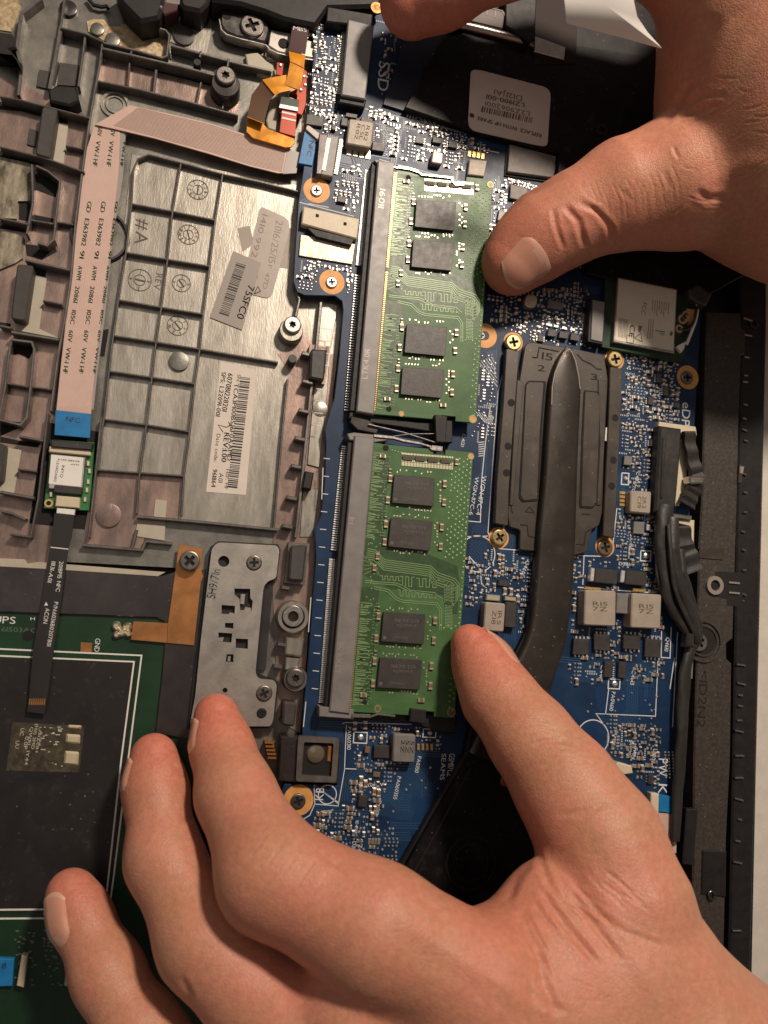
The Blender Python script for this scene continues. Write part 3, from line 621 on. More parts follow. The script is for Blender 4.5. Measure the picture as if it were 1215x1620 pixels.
# --- silkscreen outlines -------------------------------------------
for l in ([(578,172),(680,196),(806,228)],[(700,222),(790,242)],[(758,290),(762,245),(728,238),(722,286)],[(762,245),(740,241)],[(488,322),(520,328)],[(480,118),(487,122)],
          [(806,552),(788,620),(782,700),(775,800),(772,842),(778,860),(790,868),(842,872)],[(776,640),(768,700),(762,760),(760,826),(738,824)],[(738,849),(772,848)],
          [(976,804),(970,860),(966,874),(950,880),(915,879)],[(924,880),(922,925)],[(914,929),(1036,938)],[(1061,868),(1048,868)],
          [(1047,975),(1046,1040),(1060,1041),(1062,992)],[(963,1090),(958,1130)],[(1041,1044),(1037,1133),(943,1129),(955,1146)],[(1067,1040),(1060,1090)],
          [(548,1147),(545,1218),(535,1275),(498,1272),(497,1242),(536,1270)],[(545,1216),(575,1217)],[(498,1272),(490,1290),(478,1297)],[(541,1145),(547,1143),(652,1146)],
          [(525,520),(520,580)],[(511,740),(509,790)],[(492,945),(488,1000)],[(484,1110),(480,1150)],[(500,130),(540,142)],[(474,320),(560,342)],[(600,252),(740,290),(760,292)],
          [(742,880),(760,900),(762,925),(770,930)],[(1072,1000),(1064,1150)]):
    lines(l)
for x, y, r in ((756,876,28),(938,1167,26)): silk.ring(x, y, r, r-1.5, .001, .005)
for i in range(9): lines([(516-(i*1.9)*1.0-6, 520+i*19), (524-i*1.9, 521+i*19)], 1.2)
for i in range(14): lines([(514-i*1.45-2, 725+i*28), (524-i*1.45-2, 726+i*28)], 1.2)
silk.ring(518, 1257, 15, 13.5, .001, .005)
# --- printed designators (as on the board) --------------------------
def st(s, a, b, h=6): text(silk, s, a, b, h, .006)
st('SSD',(600,96),(597,142),17); st('eDP',(1080,636),(1078,673),13); st('KB',(511,1266),(513,1246),13)
lines([(500,1244),(535,1271)],1.6)
st('PA060310',(550,1150),(549,1186),6); st('PAD40351',(611,1238),(576,1240),5); st('PA060355',(629,1228),(622,1264),6); st('PA0350',(661,1196),(656,1222),6); st('D7001',(598,1266),(593,1288),6)
st('Q7601',(574,1236),(569,1256),5); st('U4411',(563,1298),(560,1318),5); st('UZ401',(569,1330),(564,1352),6); st('D309',(558,1331),(555,1350),6); st('Q7006',(507,1288),(525,1286),5); st('Q7005',(496,1314),(514,1312),5)
st('C4417',(951,1052),(947,1078),6); st('C4613',(1000,1060),(997,1083),6); st('PA04610',(968,1094),(964,1124),6); st('Q4610',(1054,1008),(1051,1030),6); st('Q4601',(833,886),(824,908),6); st('C4801',(932,898),(929,918),6)
st('U4421',(783,908),(803,910),5); st('D3881',(979,894),(1000,896),5); st('U1009',(1034,1184),(1030,1207),6); st('DM300',(997,1172),(993,1193),5); st('FAN',(1003,1182),(999,1200),6); st('CR4805',(972,1154),(968,1178),5)
st('PW',(1042,1200),(1041,1228),15); st('K',(1042,1240),(1041,1256),14); st('C4121',(732,686),(729,706),5); st('WGN-117C-4',(763,752),(753,814),7); st('WGN-117C-6',(752,754),(742,814),6); st('FGP',(438,24),(454,28),6)
st('LTC4',(1001,764),(999,782),5); st('C4823',(1007,746),(1004,768),5); st('LA-G171P',(997,845),(994,878),5); st('L4801',(1091,948),(1086,966),5)
st('GSM117CE',(711,1192),(707,1228),9); st('SEAMS',(699,1192),(696,1234),7)
# --- scatter of small soldered parts --------------------------------
def smd_mesh(name, L, w, h, body):
    mb = MB(); e = L*.24
    mb.box(0, 0, L-2*e+.004, w, 0, h*.96, 0, .004, 1)
    for s in (-1, 1): mb.box(s*(L/2-e/2), 0, e, w, 0, h, 0, .006, 0)
    for s in (-1, 1): mb.box(s*(L/2+.006), 0, .03, w*1.15, 0, h*.25, 0, 0, 0)
    me = bpy.data.meshes.new(name); me.from_pydata(mb.v, [], mb.f); me.materials.append(M_SOLDER); me.materials.append(body)
    me.polygons.foreach_set('material_index', mb.m); me.update(); return me, mb
kinds = {}
for nm, L, w, h, body in (('cap', .17, .095, .085, M_TAN), ('capl', .24, .14, .12, M_TAN), ('res', .17, .095, .05, M_RES), ('capt', .12, .07, .06, M_TAN), ('rest', .12, .07, .035, M_RES)):
    kinds[nm] = (*smd_mesh('chip_capacitor' if nm[0] == 'c' else 'chip_resistor', L, w, h, body), L, w)
rg = random.Random(11)
count = {'c': 0, 'r': 0}
stuffm = MB(); MSM = [M_SOLDER, M_TAN, M_RES]
def put(nm, x, y, rot, parent=None):
    me, mb, L, w = kinds[nm]; k = nm[0]
    if count[k] < 270:
        count[k] += 1; inst('chip_capacitor' if k == 'c' else 'chip_resistor', me, (x, y, 0), rot, parent or pcb)
    else:
        c, s = math.cos(rot), math.sin(rot)
        o = len(stuffm.v); stuffm.v += [(x+c*a-s*b, y+s*a+c*b, z) for a, b, z in mb.v]; stuffm.f += [tuple(i+o for i in f) for f in mb.f]
        stuffm.m += [0 if m_ == 0 else (1 if k == 'c' else 2) for m_ in mb.m]
def inpoly(x, y, P):
    r = False; j = len(P)-1
    for i in range(len(P)):
        if ((P[i][1] > y) != (P[j][1] > y)) and x < (P[j][0]-P[i][0])*(y-P[i][1])/(P[j][1]-P[i][1])+P[i][0]: r = not r
        j = i
    return r
def scatter(poly, n, mix, grid=.03, tries=9):
    P = px2w(poly, 0); xs = [a for a, _ in P]; ys = [b for _, b in P]
    for _ in range(n*tries):
        if n <= 0: break
        x = rg.uniform(min(xs), max(xs)); y = rg.uniform(min(ys), max(ys))
        x = round(x/grid)*grid; y = round(y/grid)*grid
        if not inpoly(x, y, P): continue
        nm = rg.choice(mix); rot = rg.choice((0, PI/2))
        if nm in kinds: L, w = kinds[nm][2]+.035, kinds[nm][3]+.015
        elif nm == 'via': L = w = .07
        elif nm == 'chip': L, w = rg.uniform(.22, .36), rg.uniform(.2, .3)
        elif nm == 'ic': L, w = .30, .24
        elif nm == 'pads': L, w = .34, .13
        elif nm == 'vias': L, w = .42, .26
        elif nm == 'row': L, w = .50, .17
        elif nm == 'tick': L, w = .34, .06
        hx, hy = (L/2, w/2) if rot == 0 else (w/2, L/2)
        if not free(x-hx, y-hy, x+hx, y+hy): continue
        occ.append((x-hx, y-hy, x+hx, y+hy)); n -= 1
        if nm in kinds: put(nm, x, y, rot)
        elif nm == 'via': sold.dome(x, y, rg.uniform(.022, .040), 0, .035, 7, px=False)
        elif nm == 'chip' or nm == 'ic':
            mb = MB(); mb.box(x, y, 2*hx-.09, 2*hy-.05, 0, rg.uniform(.07, .11), 0, .01); obj('small_chip', mb, M_CHIP, pcb)
            for s in (-1, 1):
                m_ = 3 if hy < .15 else 4
                for i in range(m_): sold.box(x+s*(hx-.03), y-hy+.04+(2*hy-.08)*(i+.5)/m_, .05, .025, 0, .03)
        elif nm == 'pads':
            for i in range(4):
                t = -L/2+L*(i+.5)/4; sold.box(x+(t if rot == 0 else 0), y+(0 if rot == 0 else t), .045 if rot == 0 else .09, .09 if rot == 0 else .045, 0, .025, 0, .006)
        elif nm == 'row':
            k_ = rg.choice(('cap', 'capt', 'rest'))
            for i in range(4):
                t = -L/2+L*(i+.5)/4; put(k_, x+(t if rot == 0 else 0), y+(0 if rot == 0 else t), rot+PI/2)
        elif nm == 'vias':
            for i in range(4):
                for j in range(3):
                    a = -L/2+L*(i+.5)/4; b = -w/2+w*(j+.5)/3
                    sold.dome(x+(a if rot == 0 else b)+(.02 if j % 2 else 0), y+(b if rot == 0 else a), .030, 0, .035, 7, px=False)
        elif nm == 'tick':
            t0 = -.15
            for i in range(6):
                p = t0+i*.055; q = (x+p, y) if rot == 0 else (x, y+p)
                silk.box(q[0], q[1], .02 if rot == 0 else .045, .045 if rot == 0 else .02, .001, .005)
scatter([(430,10),(500,46),(490,60),(425,22)], 39, ['capt','rest','via','tick'])
scatter([(500,30),(545,45),(530,160),(492,200),(496,110)], 228, ['row','row','cap','capt','rest','rest','via','tick','tick','vias'])
scatter([(492,150),(545,165),(545,235),(505,208),(486,205)], 171, ['row','row','cap','capt','rest','chip','tick','via','vias'])
scatter([(580,160),(600,178),(780,235),(742,280),(600,250),(560,250),(590,200)], 427, ['row','row','cap','capt','rest','chip','tick','tick','via','vias','pads','res'])
scatter([(520,282),(600,252),(588,330),(568,440),(545,470),(470,455),(478,410),(560,420),(572,340),(530,328)], 370, ['row','row','cap','capt','rest','chip','tick','tick','via','vias','pads'])
scatter([(475,415),(560,425),(560,465),(478,458)], 171, ['cap','capt','vias','pads','via'])
scatter([(640,170),(745,205),(738,240),(640,200)], 171, ['via','tick','vias','pads'])
scatter([(780,280),(930,300),(920,420),(860,430),(780,380)], 427, ['row','row','cap','capt','rest','chip','via','vias','tick','pads'])
scatter([(780,470),(930,450),(935,548),(840,538),(800,525),(775,510)], 541, ['row','row','cap','capt','rest','res','vias','via','pads','chip','via'])
scatter([(750,560),(785,560),(778,700),(745,690)], 96, ['tick','vias','via','pads'])
scatter([(955,476),(975,480),(972,545),(955,540)], 61, ['cap','capt','via','tick'])
scatter([(990,560),(1075,572),(1070,670),(1040,665),(985,640)], 541, ['cap','capt','res','rest','via','vias','chip','cap','tick'])
scatter([(984,640),(1045,665),(1036,780),(985,790)], 149, ['capt','rest','via','tick','vias','chip'])
scatter([(980,800),(1035,815),(1036,870),(1020,895),(975,885),(975,830)], 149, ['capt','rest','vias','vias','tick','cap'])
scatter([(905,880),(1040,895),(1050,1080),(900,1080)], 107, ['capt','rest','via','vias','tick','cap'])
scatter([(765,870),(845,880),(838,950),(770,945)], 49, ['capt','rest','vias','tick','cap','via'])
scatter([(738,880),(768,900),(765,955),(740,960)], 47, ['via','capt','vias','rest'])
scatter([(820,945),(850,950),(845,1000),(820,1000)], 18, ['capt','tick','via'])
scatter([(560,1145),(660,1150),(620,1235),(560,1215)], 119, ['capt','cap','via','vias','via'])
scatter([(655,1150),(700,1150),(700,1185),(660,1185)], 16, ['capt','via'])
scatter([(555,1230),(610,1240),(600,1300),(550,1290)], 43, ['capt','via','cap','rest'])
scatter([(490,1285),(560,1275),(550,1340),(500,1345)], 119, ['capt','via','cap','rest','vias','chip','vias'])
scatter([(550,1300),(620,1300),(635,1390),(540,1360)], 78, ['capt','via','vias','via','vias'])
scatter([(960,1140),(1045,1150),(1040,1250),(960,1200)], 187, ['capt','via','cap','rest','vias','chip','tick','pads'])
scatter([(620,1250),(700,1200),(690,1300),(620,1330)], 9, ['via'])
scatter([(890,1100),(1060,1090),(1060,1160),(960,1150)], 16, ['via'])
scatter([(600,20),(720,60),(700,170),(600,150)], 73, ['via','tick','capt'])
scatter([(600,185),(690,200),(770,235),(768,285),(700,272),(640,262),(600,250)], 150, ['tick','tick','vias','capt','row','via','pads','rest'])
scatter([(480,285),(570,262),(572,330),(520,318),(482,318)], 40, ['tick','capt','row','via'])
scatter([(700,170),(745,205),(735,235),(640,205),(660,170)], 40, ['tick','vias','via'])
# fan-out traces right of the upper module and meander by the board edge
for i in range(6):
    lines([(757+i*4,572-i*1.5),(787-i*.6,612-i*7)], .9)
for i in range(4): lines([(752+i*5,650+i*1.5),(767+i*3.2,668+i*1.5),(778+i*1.,656+i*1.2)], .9)
for i in range(6): lines([(650+i*6,168+i*1.5),(672+i*7,196+i*2)], 1.6)
for i in range(7): lines([(757,700+i*3.6),(766,699+i*3.6)], 1.2)
for i in range(17): p = W(804+i*4.3, 284+i*1.2); sold.dome(p[0], p[1], .045, 0, .05, 8, px=False)
for i in range(17): p = W(806+i*4.3, 290+i*1.2); sold.dome(p[0], p[1], .035, 0, .04, 8, px=False)
for i in range(22): p = W(922+i*.1, 498+i*2.2); sold.box(p[0], p[1], .12, .022, 0, .04)
for x, y in ((880,516),(893,519),(906,521),(870,514)): sold.pbox(x, y, 7, 3, 0, .06)
for i in range(9):
    for j in range(3): p = W(1052+j*6+i*.2, 1190+i*5); sold.dome(p[0], p[1], .03, 0, .03, 7, px=False)
silkm = obj('silkscreen', silk, M_SILK, pcb, kind='stuff', smooth=False)
obj('solder_points', sold, M_SOLDER, pcb, kind='stuff')
if stuffm.v: obj('tiny_chip_parts', stuffm, MSM, pcb, kind='stuff', smooth=False)
# thin buried copper tracks showing through the mask
bus = MB(); BP = px2w(OUT, 0); rb = random.Random(8)
for _ in range(150):
    x = rb.uniform(-4, 11); y = rb.uniform(-9, 17)
    if not inpoly(x, y, BP): continue
    ax_ = rb.choice(((1, 0), (0, 1), (0, -1), (-1, 0))); bx_ = rb.choice((1, -1)); l1, l2, l3 = rb.uniform(.3, 1.1), rb.uniform(.15, .5), rb.uniform(.3, 1.2); n = rb.randint(2, 7)
    px_ = (-ax_[1]*bx_, ax_[0]*bx_)
    for i in range(n):
        s_ = i*.062; a = (x+px_[0]*s_, y+px_[1]*s_); b = (a[0]+ax_[0]*(l1-s_*.4), a[1]+ax_[1]*(l1-s_*.4)); c = (b[0]+(ax_[0]+px_[0])*l2, b[1]+(ax_[1]+px_[1])*l2); d = (c[0]+ax_[0]*l3, c[1]+ax_[1]*l3)
        if inpoly(*d, BP) and inpoly(*b, BP): bus.strip([a, b, c, d], .026, .0001, .0024)
obj('copper_tracks', bus, mat('blue_mask_over_track', (.020,.066,.145), .36), pcb, kind='stuff', smooth=False)
# lighter copper pours under the mask and copper hatch dots
pour = MB()
for p in ([(916,1045),(1036,1050),(1034,1088),(905,1078)],[(992,600),(1040,606),(1035,650),(990,650)],[(545,690),(640,700),(690,705),(680,715),(545,700)],[(730,250),(745,253),(738,285),(725,283)],[(930,745),(990,750),(984,880),(925,870)],[(790,870),(838,872),(835,905),(790,900)],[(610,1215),(680,1215),(650,1300),(600,1290)],[(500,1172),(545,1176),(540,1140),(505,1140)]):
    pour.pp(p, .0002, .0018)
obj('copper_pour', pour, M_PCBC, pcb, kind='stuff', smooth=False)
hat = MB()
for poly in ([(912,1085),(1038,1092),(1036,1128),(946,1126),(940,1085)],[(640,1240),(690,1235),(660,1320),(610,1320)],[(742,855),(772,858),(770,905),(742,898)],[(750,828),(770,830),(768,846),(745,844)],[(1010,980),(1045,990),(1030,1075),(1005,1075)]):
    P = px2w(poly, 0); xs = [a for a, _ in P]; ys = [b for _, b in P]; y = min(ys); j = 0
    while y < max(ys):
        x = min(xs)+(.05 if j % 2 else 0)
        while x < max(xs):
            if inpoly(x, y, P): hat.box(x, y, .052, .052, .0002, .0016, PI/4)
            x += .1
        y += .05; j += 1
obj('copper_hatch', hat, mat('deep_blue_hatch', (.008,.040,.125), .4), pcb, kind='stuff', smooth=False)
# ================================================================== MEMORY MODULES
def bil(q, u, v): return (np.array(q[0])*(1-u)*(1-v)+np.array(q[1])*u*(1-v)+np.array(q[2])*u*v+np.array(q[3])*(1-u)*v)
ZM = .44
def memory_module(label, Q, chips, dots, seed, printed=True):
    t = thing('memory_module', label, 'memory module', (Q[0][0]+Q[2][0])/2, (Q[0][1]+Q[2][1])/2, ZM-.1, 'green memory modules in the sockets')
    q = [W(x, y, ZM) for x, y in Q]                       # contact-top, free-top, free-bottom, contact-bottom
    A = np.array(q[1])-np.array(q[0]); ang = math.atan2(A[1], A[0]); WU = np.linalg.norm(A); WV = math.dist(q[0], q[3])
    def X(u, v): return tuple(bil(q, u, v))
    # reference module pixels -> u, v
    RQ = [(588,700),(749,716),(719,1136),(552,1126)]; rq = [W(x, y, ZM) for x, y in RQ]
    def uv(x, y):
        p = np.array(W(x, y, ZM)); o = np.array(rq[0]); a = np.array(rq[1])-o; b = np.array(rq[3])-o
        M_ = np.stack([a, b], 1); return tuple(np.linalg.solve(M_, p-o))
    def XP(x, y): return X(*uv(x, y))
    n_ = .012
    out = [X(-.10, 0), X(.10, 0), X(.10, .004), X(.60, .004), X(.60, .020), X(.72, .020), X(.72, 0), X(1, 0), X(1, 1), X(.80, 1), X(.80, .982), X(.66, .982), X(.66, 1), X(-.10, 1)]
    mb = MB(); mb.prism(out, ZM-.11, ZM, ch=.008); obj('circuit_board', mb, M_GREEN, t)
    # memory chips
    for c in chips:
        z1 = ZM+.115; mb = MB(); p = px2w(c, z1); mb.prism(rounded(ccw(p), .03, 2), ZM+.005, z1, .01); b = obj('memory_chip', mb, M_CHIP, t)
        if not printed: continue
        mb = MB(); C = lambda u, v: tuple(bil(c, u, v))
        text(mb, '9IE75 D9', C(.28, .32), C(.86, .30), 5, z1+.002); text(mb, 'MZWNM P', C(.34, .47), C(.80, .45), 4.5, z1+.002); text(mb, 'YYWWAA', C(.28, .86), C(.62, .87), 4, z1+.002)
        mb.ring(*C(.08, .86), 2.8, .01, z1, z1+.002)
        obj('laser_print', mb, M_CHIPT, b)
    # decoupling parts around the chips
    rg = random.Random(seed)
    def small(name, x, y, L, w, rot, body=M_TAN, h=.06):
        k = (name, round(L, 3), round(w, 3), body.name)
        if k not in small.c:
            mb = MB(); e = L*.26; mb.box(0, 0, L-2*e, w, 0, h*.9, 0, .004, 1)
            for s in (-1, 1): mb.box(s*(L/2-e/2), 0, e, w, 0, h, 0, .008, 0)
            me = bpy.data.meshes.new(name); me.from_pydata(mb.v, [], mb.f); me.materials.append(M_SOLDG); me.materials.append(body)
            me.polygons.foreach_set('material_index', mb.m); me.update(); small.c[k] = me
        inst(name, small.c[k], (x, y, ZM), rot+ang, t)
    small.c = {}
    for x, y in ((703,765),(702,794),(698.5,833),(697,863),(688.5,979),(686.5,1010),(683,1050),(681.5,1081),(617,757),(613,791),(610,829),(608,857),(598.5,974),(595,1009),(592.5,1045),(590,1080)):
        p = XP(x, y); small('capacitor', p[0], p[1], .19, .105, PI/2)
    for x, y in ((575,1099),(605,722),(667,1104),(597,880),(592,898),(722,731)):
        p = XP(x, y); small('capacitor', p[0], p[1], .17, .10, 0 if y > 1090 or y == 722 else PI/2)
    for x, y in ((617,745),(610,820),(599,962),(594,1032)): p = XP(x, y); small('resistor', p[0], p[1], .12, .07, PI/2, M_RES, .035)
    # resistor packs along the top
    for i in range(4):
        a = XP(644+i*20, 725.5+i*1.6)
        mb = MB(); mb.box(a[0], a[1], .26, .10, ZM, ZM+.05, ang, .006); obj('resistor_pack', mb, mat('brown_resistor_pack', (.07,.045,.03), .6), t)
    mt = MB()                                            # fine tinned pads, via dots and contact fan-out
    for i in range(34):
        for dy in (-6.5, 4.5, 8.2, 11.2):
            p = XP(636+i*2.4, 724+i*.19+dy); mt.box(p[0], p[1], .022, .05, ZM, ZM+.018, ang)
    for (cx_, cy_) in [((c[0][0]+c[1][0]+c[2][0]+c[3][0])/4, (c[0][1]+c[1][1]+c[2][1]+c[3][1])/4) for c in chips]:
        for i in range(12):
            for j in (-1, 1):
                if rg.random() < .75:
                    x = cx_-26+i*4.8; y = cy_+j*(27.5+rg.choice((0, 3.2)))
                    p = W(x, y+(x-cx_)*.06, ZM); mt.box(p[0], p[1], .05, .028, ZM, ZM+.014, ang+rg.choice((0, .7, 1.57)))
        for i in range(9):
            if rg.random() < .8:
                p = W(cx_+38+rg.choice((0, 4)), cy_-18+i*4.4, ZM); mt.box(p[0], p[1], .04, .04, ZM, ZM+.015, ang)
    obj('tinned_pads', mt, M_SOLDG, t, kind='stuff')
    vd = MB()
    for i in range(6):
        for j in range(46):
            u = .80+.036*i+rg.uniform(-.004, .004); v = .03+.0212*j+(.010 if i % 2 else 0)
            if (.42 < v < .66 and u < .97) or v > .975 or (v > .68 and u < .93) or u > .985: continue
            if rg.random() < .12: continue
            p = X(u, v); vd.dome(p[0], p[1], .032, ZM, .012, 8, px=False)
    for j in range(70):
        p = X(.985, .02+.96*j/70); vd.dome(p[0], p[1], .018, ZM, .008, 6, px=False)
    for u, v in [(.2+.03*i, .022+.002*i) for i in range(7)]: p = X(u, v); vd.dome(p[0], p[1], .024, ZM, .01, 7, px=False)
    for i in range(60):
        u = rg.uniform(.04, .17); v = rg.uniform(.03, .97); p = X(u, v); vd.dome(p[0], p[1], .02, ZM, .008, 6, px=False)
    obj('via_dots', vd, M_GREENL, t, kind='stuff')
    # contacts: gold fingers at the socket lip and fan-out strokes
    gd = MB(); N = 122
    for j in range(N):
        v = .012+.976*(j+.5)/N
        if .415 < v < .43: continue
        p = X(-.004, v); gd.box(p[0], p[1], .11, .026, ZM, ZM+.02, ang)
    obj('gold_contacts', gd, M_GOLD, t, kind='stuff')
    fo = MB()
    for j in range(150):
        v = .04+.94*j/150
        if .36 < v < .60 or rg.random() < .12: continue
        l = rg.uniform(.05, .12); sl = rg.uniform(-.004, .006)
        a = X(.025, v); b = X(.025+l*.5, v+sl); c = X(.03+l, v+sl)
        fo.strip([a, b, c], .022, ZM, ZM+.008)
    for x in (.155, .172, .188):
        for j in range(80):
            v = .05+.92*j/80
            if .36 < v < .60 or rg.random() < .3: continue
            p = X(x, v); fo.box(p[0], p[1], .034, .020, ZM, ZM+.009, ang+.3)
    dk = MB(); dk.prism([X(.012, .365), X(.20, .352), X(.92, .44), X(.955, .50), X(.955, .62), X(.84, .62), X(.80, .555), X(.30, .545), X(.012, .50)], ZM, ZM+.003)
    for v0, v1 in ((.045, .355), (.545, .955)): dk.prism([X(.012, v0), X(.185, v0), X(.185, v1), X(.012, v1)], ZM, ZM+.003)
    obj('dense_trace_area', dk, mat('darker_green_mask', (.030,.070,.024), .38, 0, .5, var=.2, vscale=4), t, kind='stuff')
    # meander traces
    def ref(x, y): return uv(500+x/4.673, 900+y/4.673)
    def tr(pts, w=.020): fo.strip([X(*ref(*p)) for p in pts], w, ZM, ZM+.009)
    base = [(380,-150),(440,-140),(510,-70),(850,-30),(905,20),(1030,60),(1060,95),(1060,200)]
    for k in range(6): tr([(x-k*2-(8*k if x > 900 else 0), y+k*15) for x, y in base])
    for k in range(5): tr([(350,-95+k*34),(400+k*8,-60+k*16),(440+k*6,-20+k*12),(455,0+k*11)], .014)
    tr([(360,85),(440,92),(600,100),(645,120),(700,150),(880,165),(925,205)]); tr([(360,100),(440,106),(595,114),(640,136),(700,163),(872,180),(905,215)])
    tr([(430,130),(540,150),(600,210),(645,225),(900,240),(932,290),(932,440)]); tr([(430,145),(530,165),(590,222),(640,240),(890,254),(918,296),(918,440)])
    def meander(x0, x1, yc, amp, per, slope=.05):
        pts = []; x = x0; s = 1
        while x < x1:
            y = yc+(x-x0)*slope; pts += [(x, y-amp*s), (x+per/2, y-amp*s)]; x += per/2; s = -s
        tr(pts, .020)
    meander(470, 620, 62, 14, 40); meander(620, 720, 85, 34, 44); meander(740, 900, 92, 30, 50); meander(600, 740, 172, 22, 44); meander(740, 890, 188, 12, 40)
    for k in range(2):
        pts = []; y = 250; s = 1
        while y < 425: pts += [(985-24*s+k*0, y), (985-24*s, y+11)]; y += 11; s = -s
        if k == 0: tr(pts, .016)
    for k in range(4):
        pts = []; y = 80+k*8; s = 1
        while y < 230: pts += [(960+k*26-9*s, y), (960+k*26-9*s, y+12)]; y += 12; s = -s
        tr(pts, .013)
    obj('copper_traces', fo, M_GREENL, t, kind='stuff')
    # darker ground strips at the ends
    en = MB()
    en.prism([X(.02, .003), X(.60, .003), X(.60, .022), X(.02, .018)], ZM, ZM+.003); en.prism([X(.02, .980), X(.64, .984), X(.64, .998), X(.02, .998)], ZM, ZM+.003)
    obj('edge_strip', en, mat('bare_green_edge', (.045,.13,.045), .4), t, kind='stuff')
    for x, y, r, mm in dots:
        mb = MB(); cx_, cy_ = W(x, y, ZM); r_ = r*PXS(x, y, ZM); mb.lathe(cx_, cy_, [(r_*1.35, ZM), (r_*1.3, ZM+.004)], 20); obj('hole_ring', mb, M_GREENL if mm != 'h' else M_GREEN, t)
        mb = MB(); mb.lathe(cx_, cy_, [(r_, ZM), (r_, ZM+.007)], 20); obj('fiducial_dot' if mm != 'h' else 'locating_hole', mb, {'o': M_GOLDR, 'b': mat('dull_copper', (.22,.10,.05), .5, .3), 'h': M_HOLE_SHADE}[mm], t)
    return t
memory_module('upper green memory module with blank dark chips, gripped by the thumb of the right hand', [(626,268),(780,284),(752,669),(590,655)],
  [[(658.8,316),(722,319.7),(718.5,365),(656,358.6)],[(654,378.6),(719.4,384),(714,428.3),(650.6,422)],[(643.7,512.8),(708,518),(704,563.6),(639.8,557.7)],[(636.8,580.4),(703,585.3),(698,629.8),(633.8,623.8)]],
  [(776,292,3.8,'o'),(748,663,5,'o'),(635,654.5,3.5,'o'),(646,281,4,'h'),(615,647,4.5,'h')], 3, printed=False)
memory_module('lower green memory module nearest the bottom hand, its left cover strip darker', [(588,700),(749,716),(719,1136),(552,1126)],
  [[(624,751),(687.8,756),(685.8,801),(620,795.6)],[(619,819),(685,825),(680,871.6),(614,864.7)],[(607,968),(673,971.7),(670,1019.4),(602.7,1015)],[(601.6,1040),(667.6,1044.4),(663.7,1091.5),(596.3,1087.9)]],
  [(745,722,4,'o'),(714,1127,5,'b'),(597.5,1121,4,'b'),(610,709,4.8,'h'),(576,1111,4.5,'h')], 4)
# ================================================================== HEAT SINK
hs = thing('heat_sink', 'matt dark brown heat sink with a pointed heat pipe beside the memory modules', 'heat sink', 880, 720, .0)
def hp(name, pts, z0, z1, m=M_HEAT, c=.02, r=0., parent=None):
    mb = MB(); mb.pp(pts, z0, z1, ch=c, r=r); return obj(name, mb, m, parent or hs)
hp('base_plate', [(839,541),(908,551),(956,562),(962,600),(960,640),(956,720),(953,810),(948,832),(938,836),(933,848),(930,873),(912,878),(822,870),(823,838),(806,834),(803,812),(812,700),(822,600),(831,545)], .04, .20, r=.08)
hp('spring_arm', [(801,551),(822,556),(812,680),(805,780),(804,832),(783,828),(786,760),(796,640)], .10, .30, r=.05)
hp('spring_arm', [(965,580),(985,583),(982,660),(976,780),(972,851),(954,848),(958,760),(963,660)], .10, .30, r=.05)
hp('plate_step', [(818,600),(829,604),(821,700),(812,800),(806,800),(812,690)], .1, .23)
hp('plate_step', [(946,600),(960,604),(957,700),(951,800),(944,800),(949,700)], .1, .23)
# raised flaps outlined by grooves
for pts in ([(836,602),(864,603),(857,680),(852,792),(826,794),(821,786),(826,700),(831,608)],[(924,617),(946,619),(952,628),(949,700),(945,796),(938,804),(917,803),(920,700)]):
    mb = MB(); mb.pp(pts, .19, .225, m=0, r=.06); obj('groove_line', mb, M_HOLE_SHADE, hs)
    cx = sum(p[0] for p in pts)/len(pts); cy = sum(p[1] for p in pts)/len(pts)
    hp('raised_flap', [(cx+(x-cx)*.87, cy+(y-cy)*.982) for x, y in pts], .19, .245, c=.015, r=.06)
gl = MB()
for l in ([(842,565),(850,566),(853,550),(884,556)],[(913,560),(922,570),(935,576),(945,584),(952,584)],[(823,830),(834,831),(836,848),(848,851)],[(912,861),(924,862),(927,842),(938,836)],
          [(820,585),(821,600),(819,622)],[(809,765),(808,800),(811,812)],[(862,610),(857,680),(851,790)],[(926,625),(921,720),(917,800)]): gl.ps(l, 1.8, .2, .207)
text(gl,'15',(857,568),(874,571),11,.206); text(gl,'2',(851,585),(849,577),0.1,.2); text(gl,'3',(934,600),(945,602),9,.206); text(gl,'2',(850,586),(862,588),9,.206)
gl.ps([(831,810),(838,802),(845,811),(831,810)],1.6,.2,.206); gl.ps([(920,813),(934,814)],1.8,.2,.206)
obj('groove_line', gl, M_HOLE_SHADE, hs)
for x, y in ((809,637),(804,706),(801.5,748),(973.6,661),(970.5,728),(968,769)):
    mb = MB(); cx, cy = W(x, y, .305); mb.lathe(cx, cy, [(.105, .29), (.105, .304)], 18); obj('rivet_hole', mb, M_HOLE_SHADE, hs)
hp('light_slot', [(958.5,676),(962.5,677),(960.5,698),(957,697)], .2, .24, M_WLABEL, c=0)
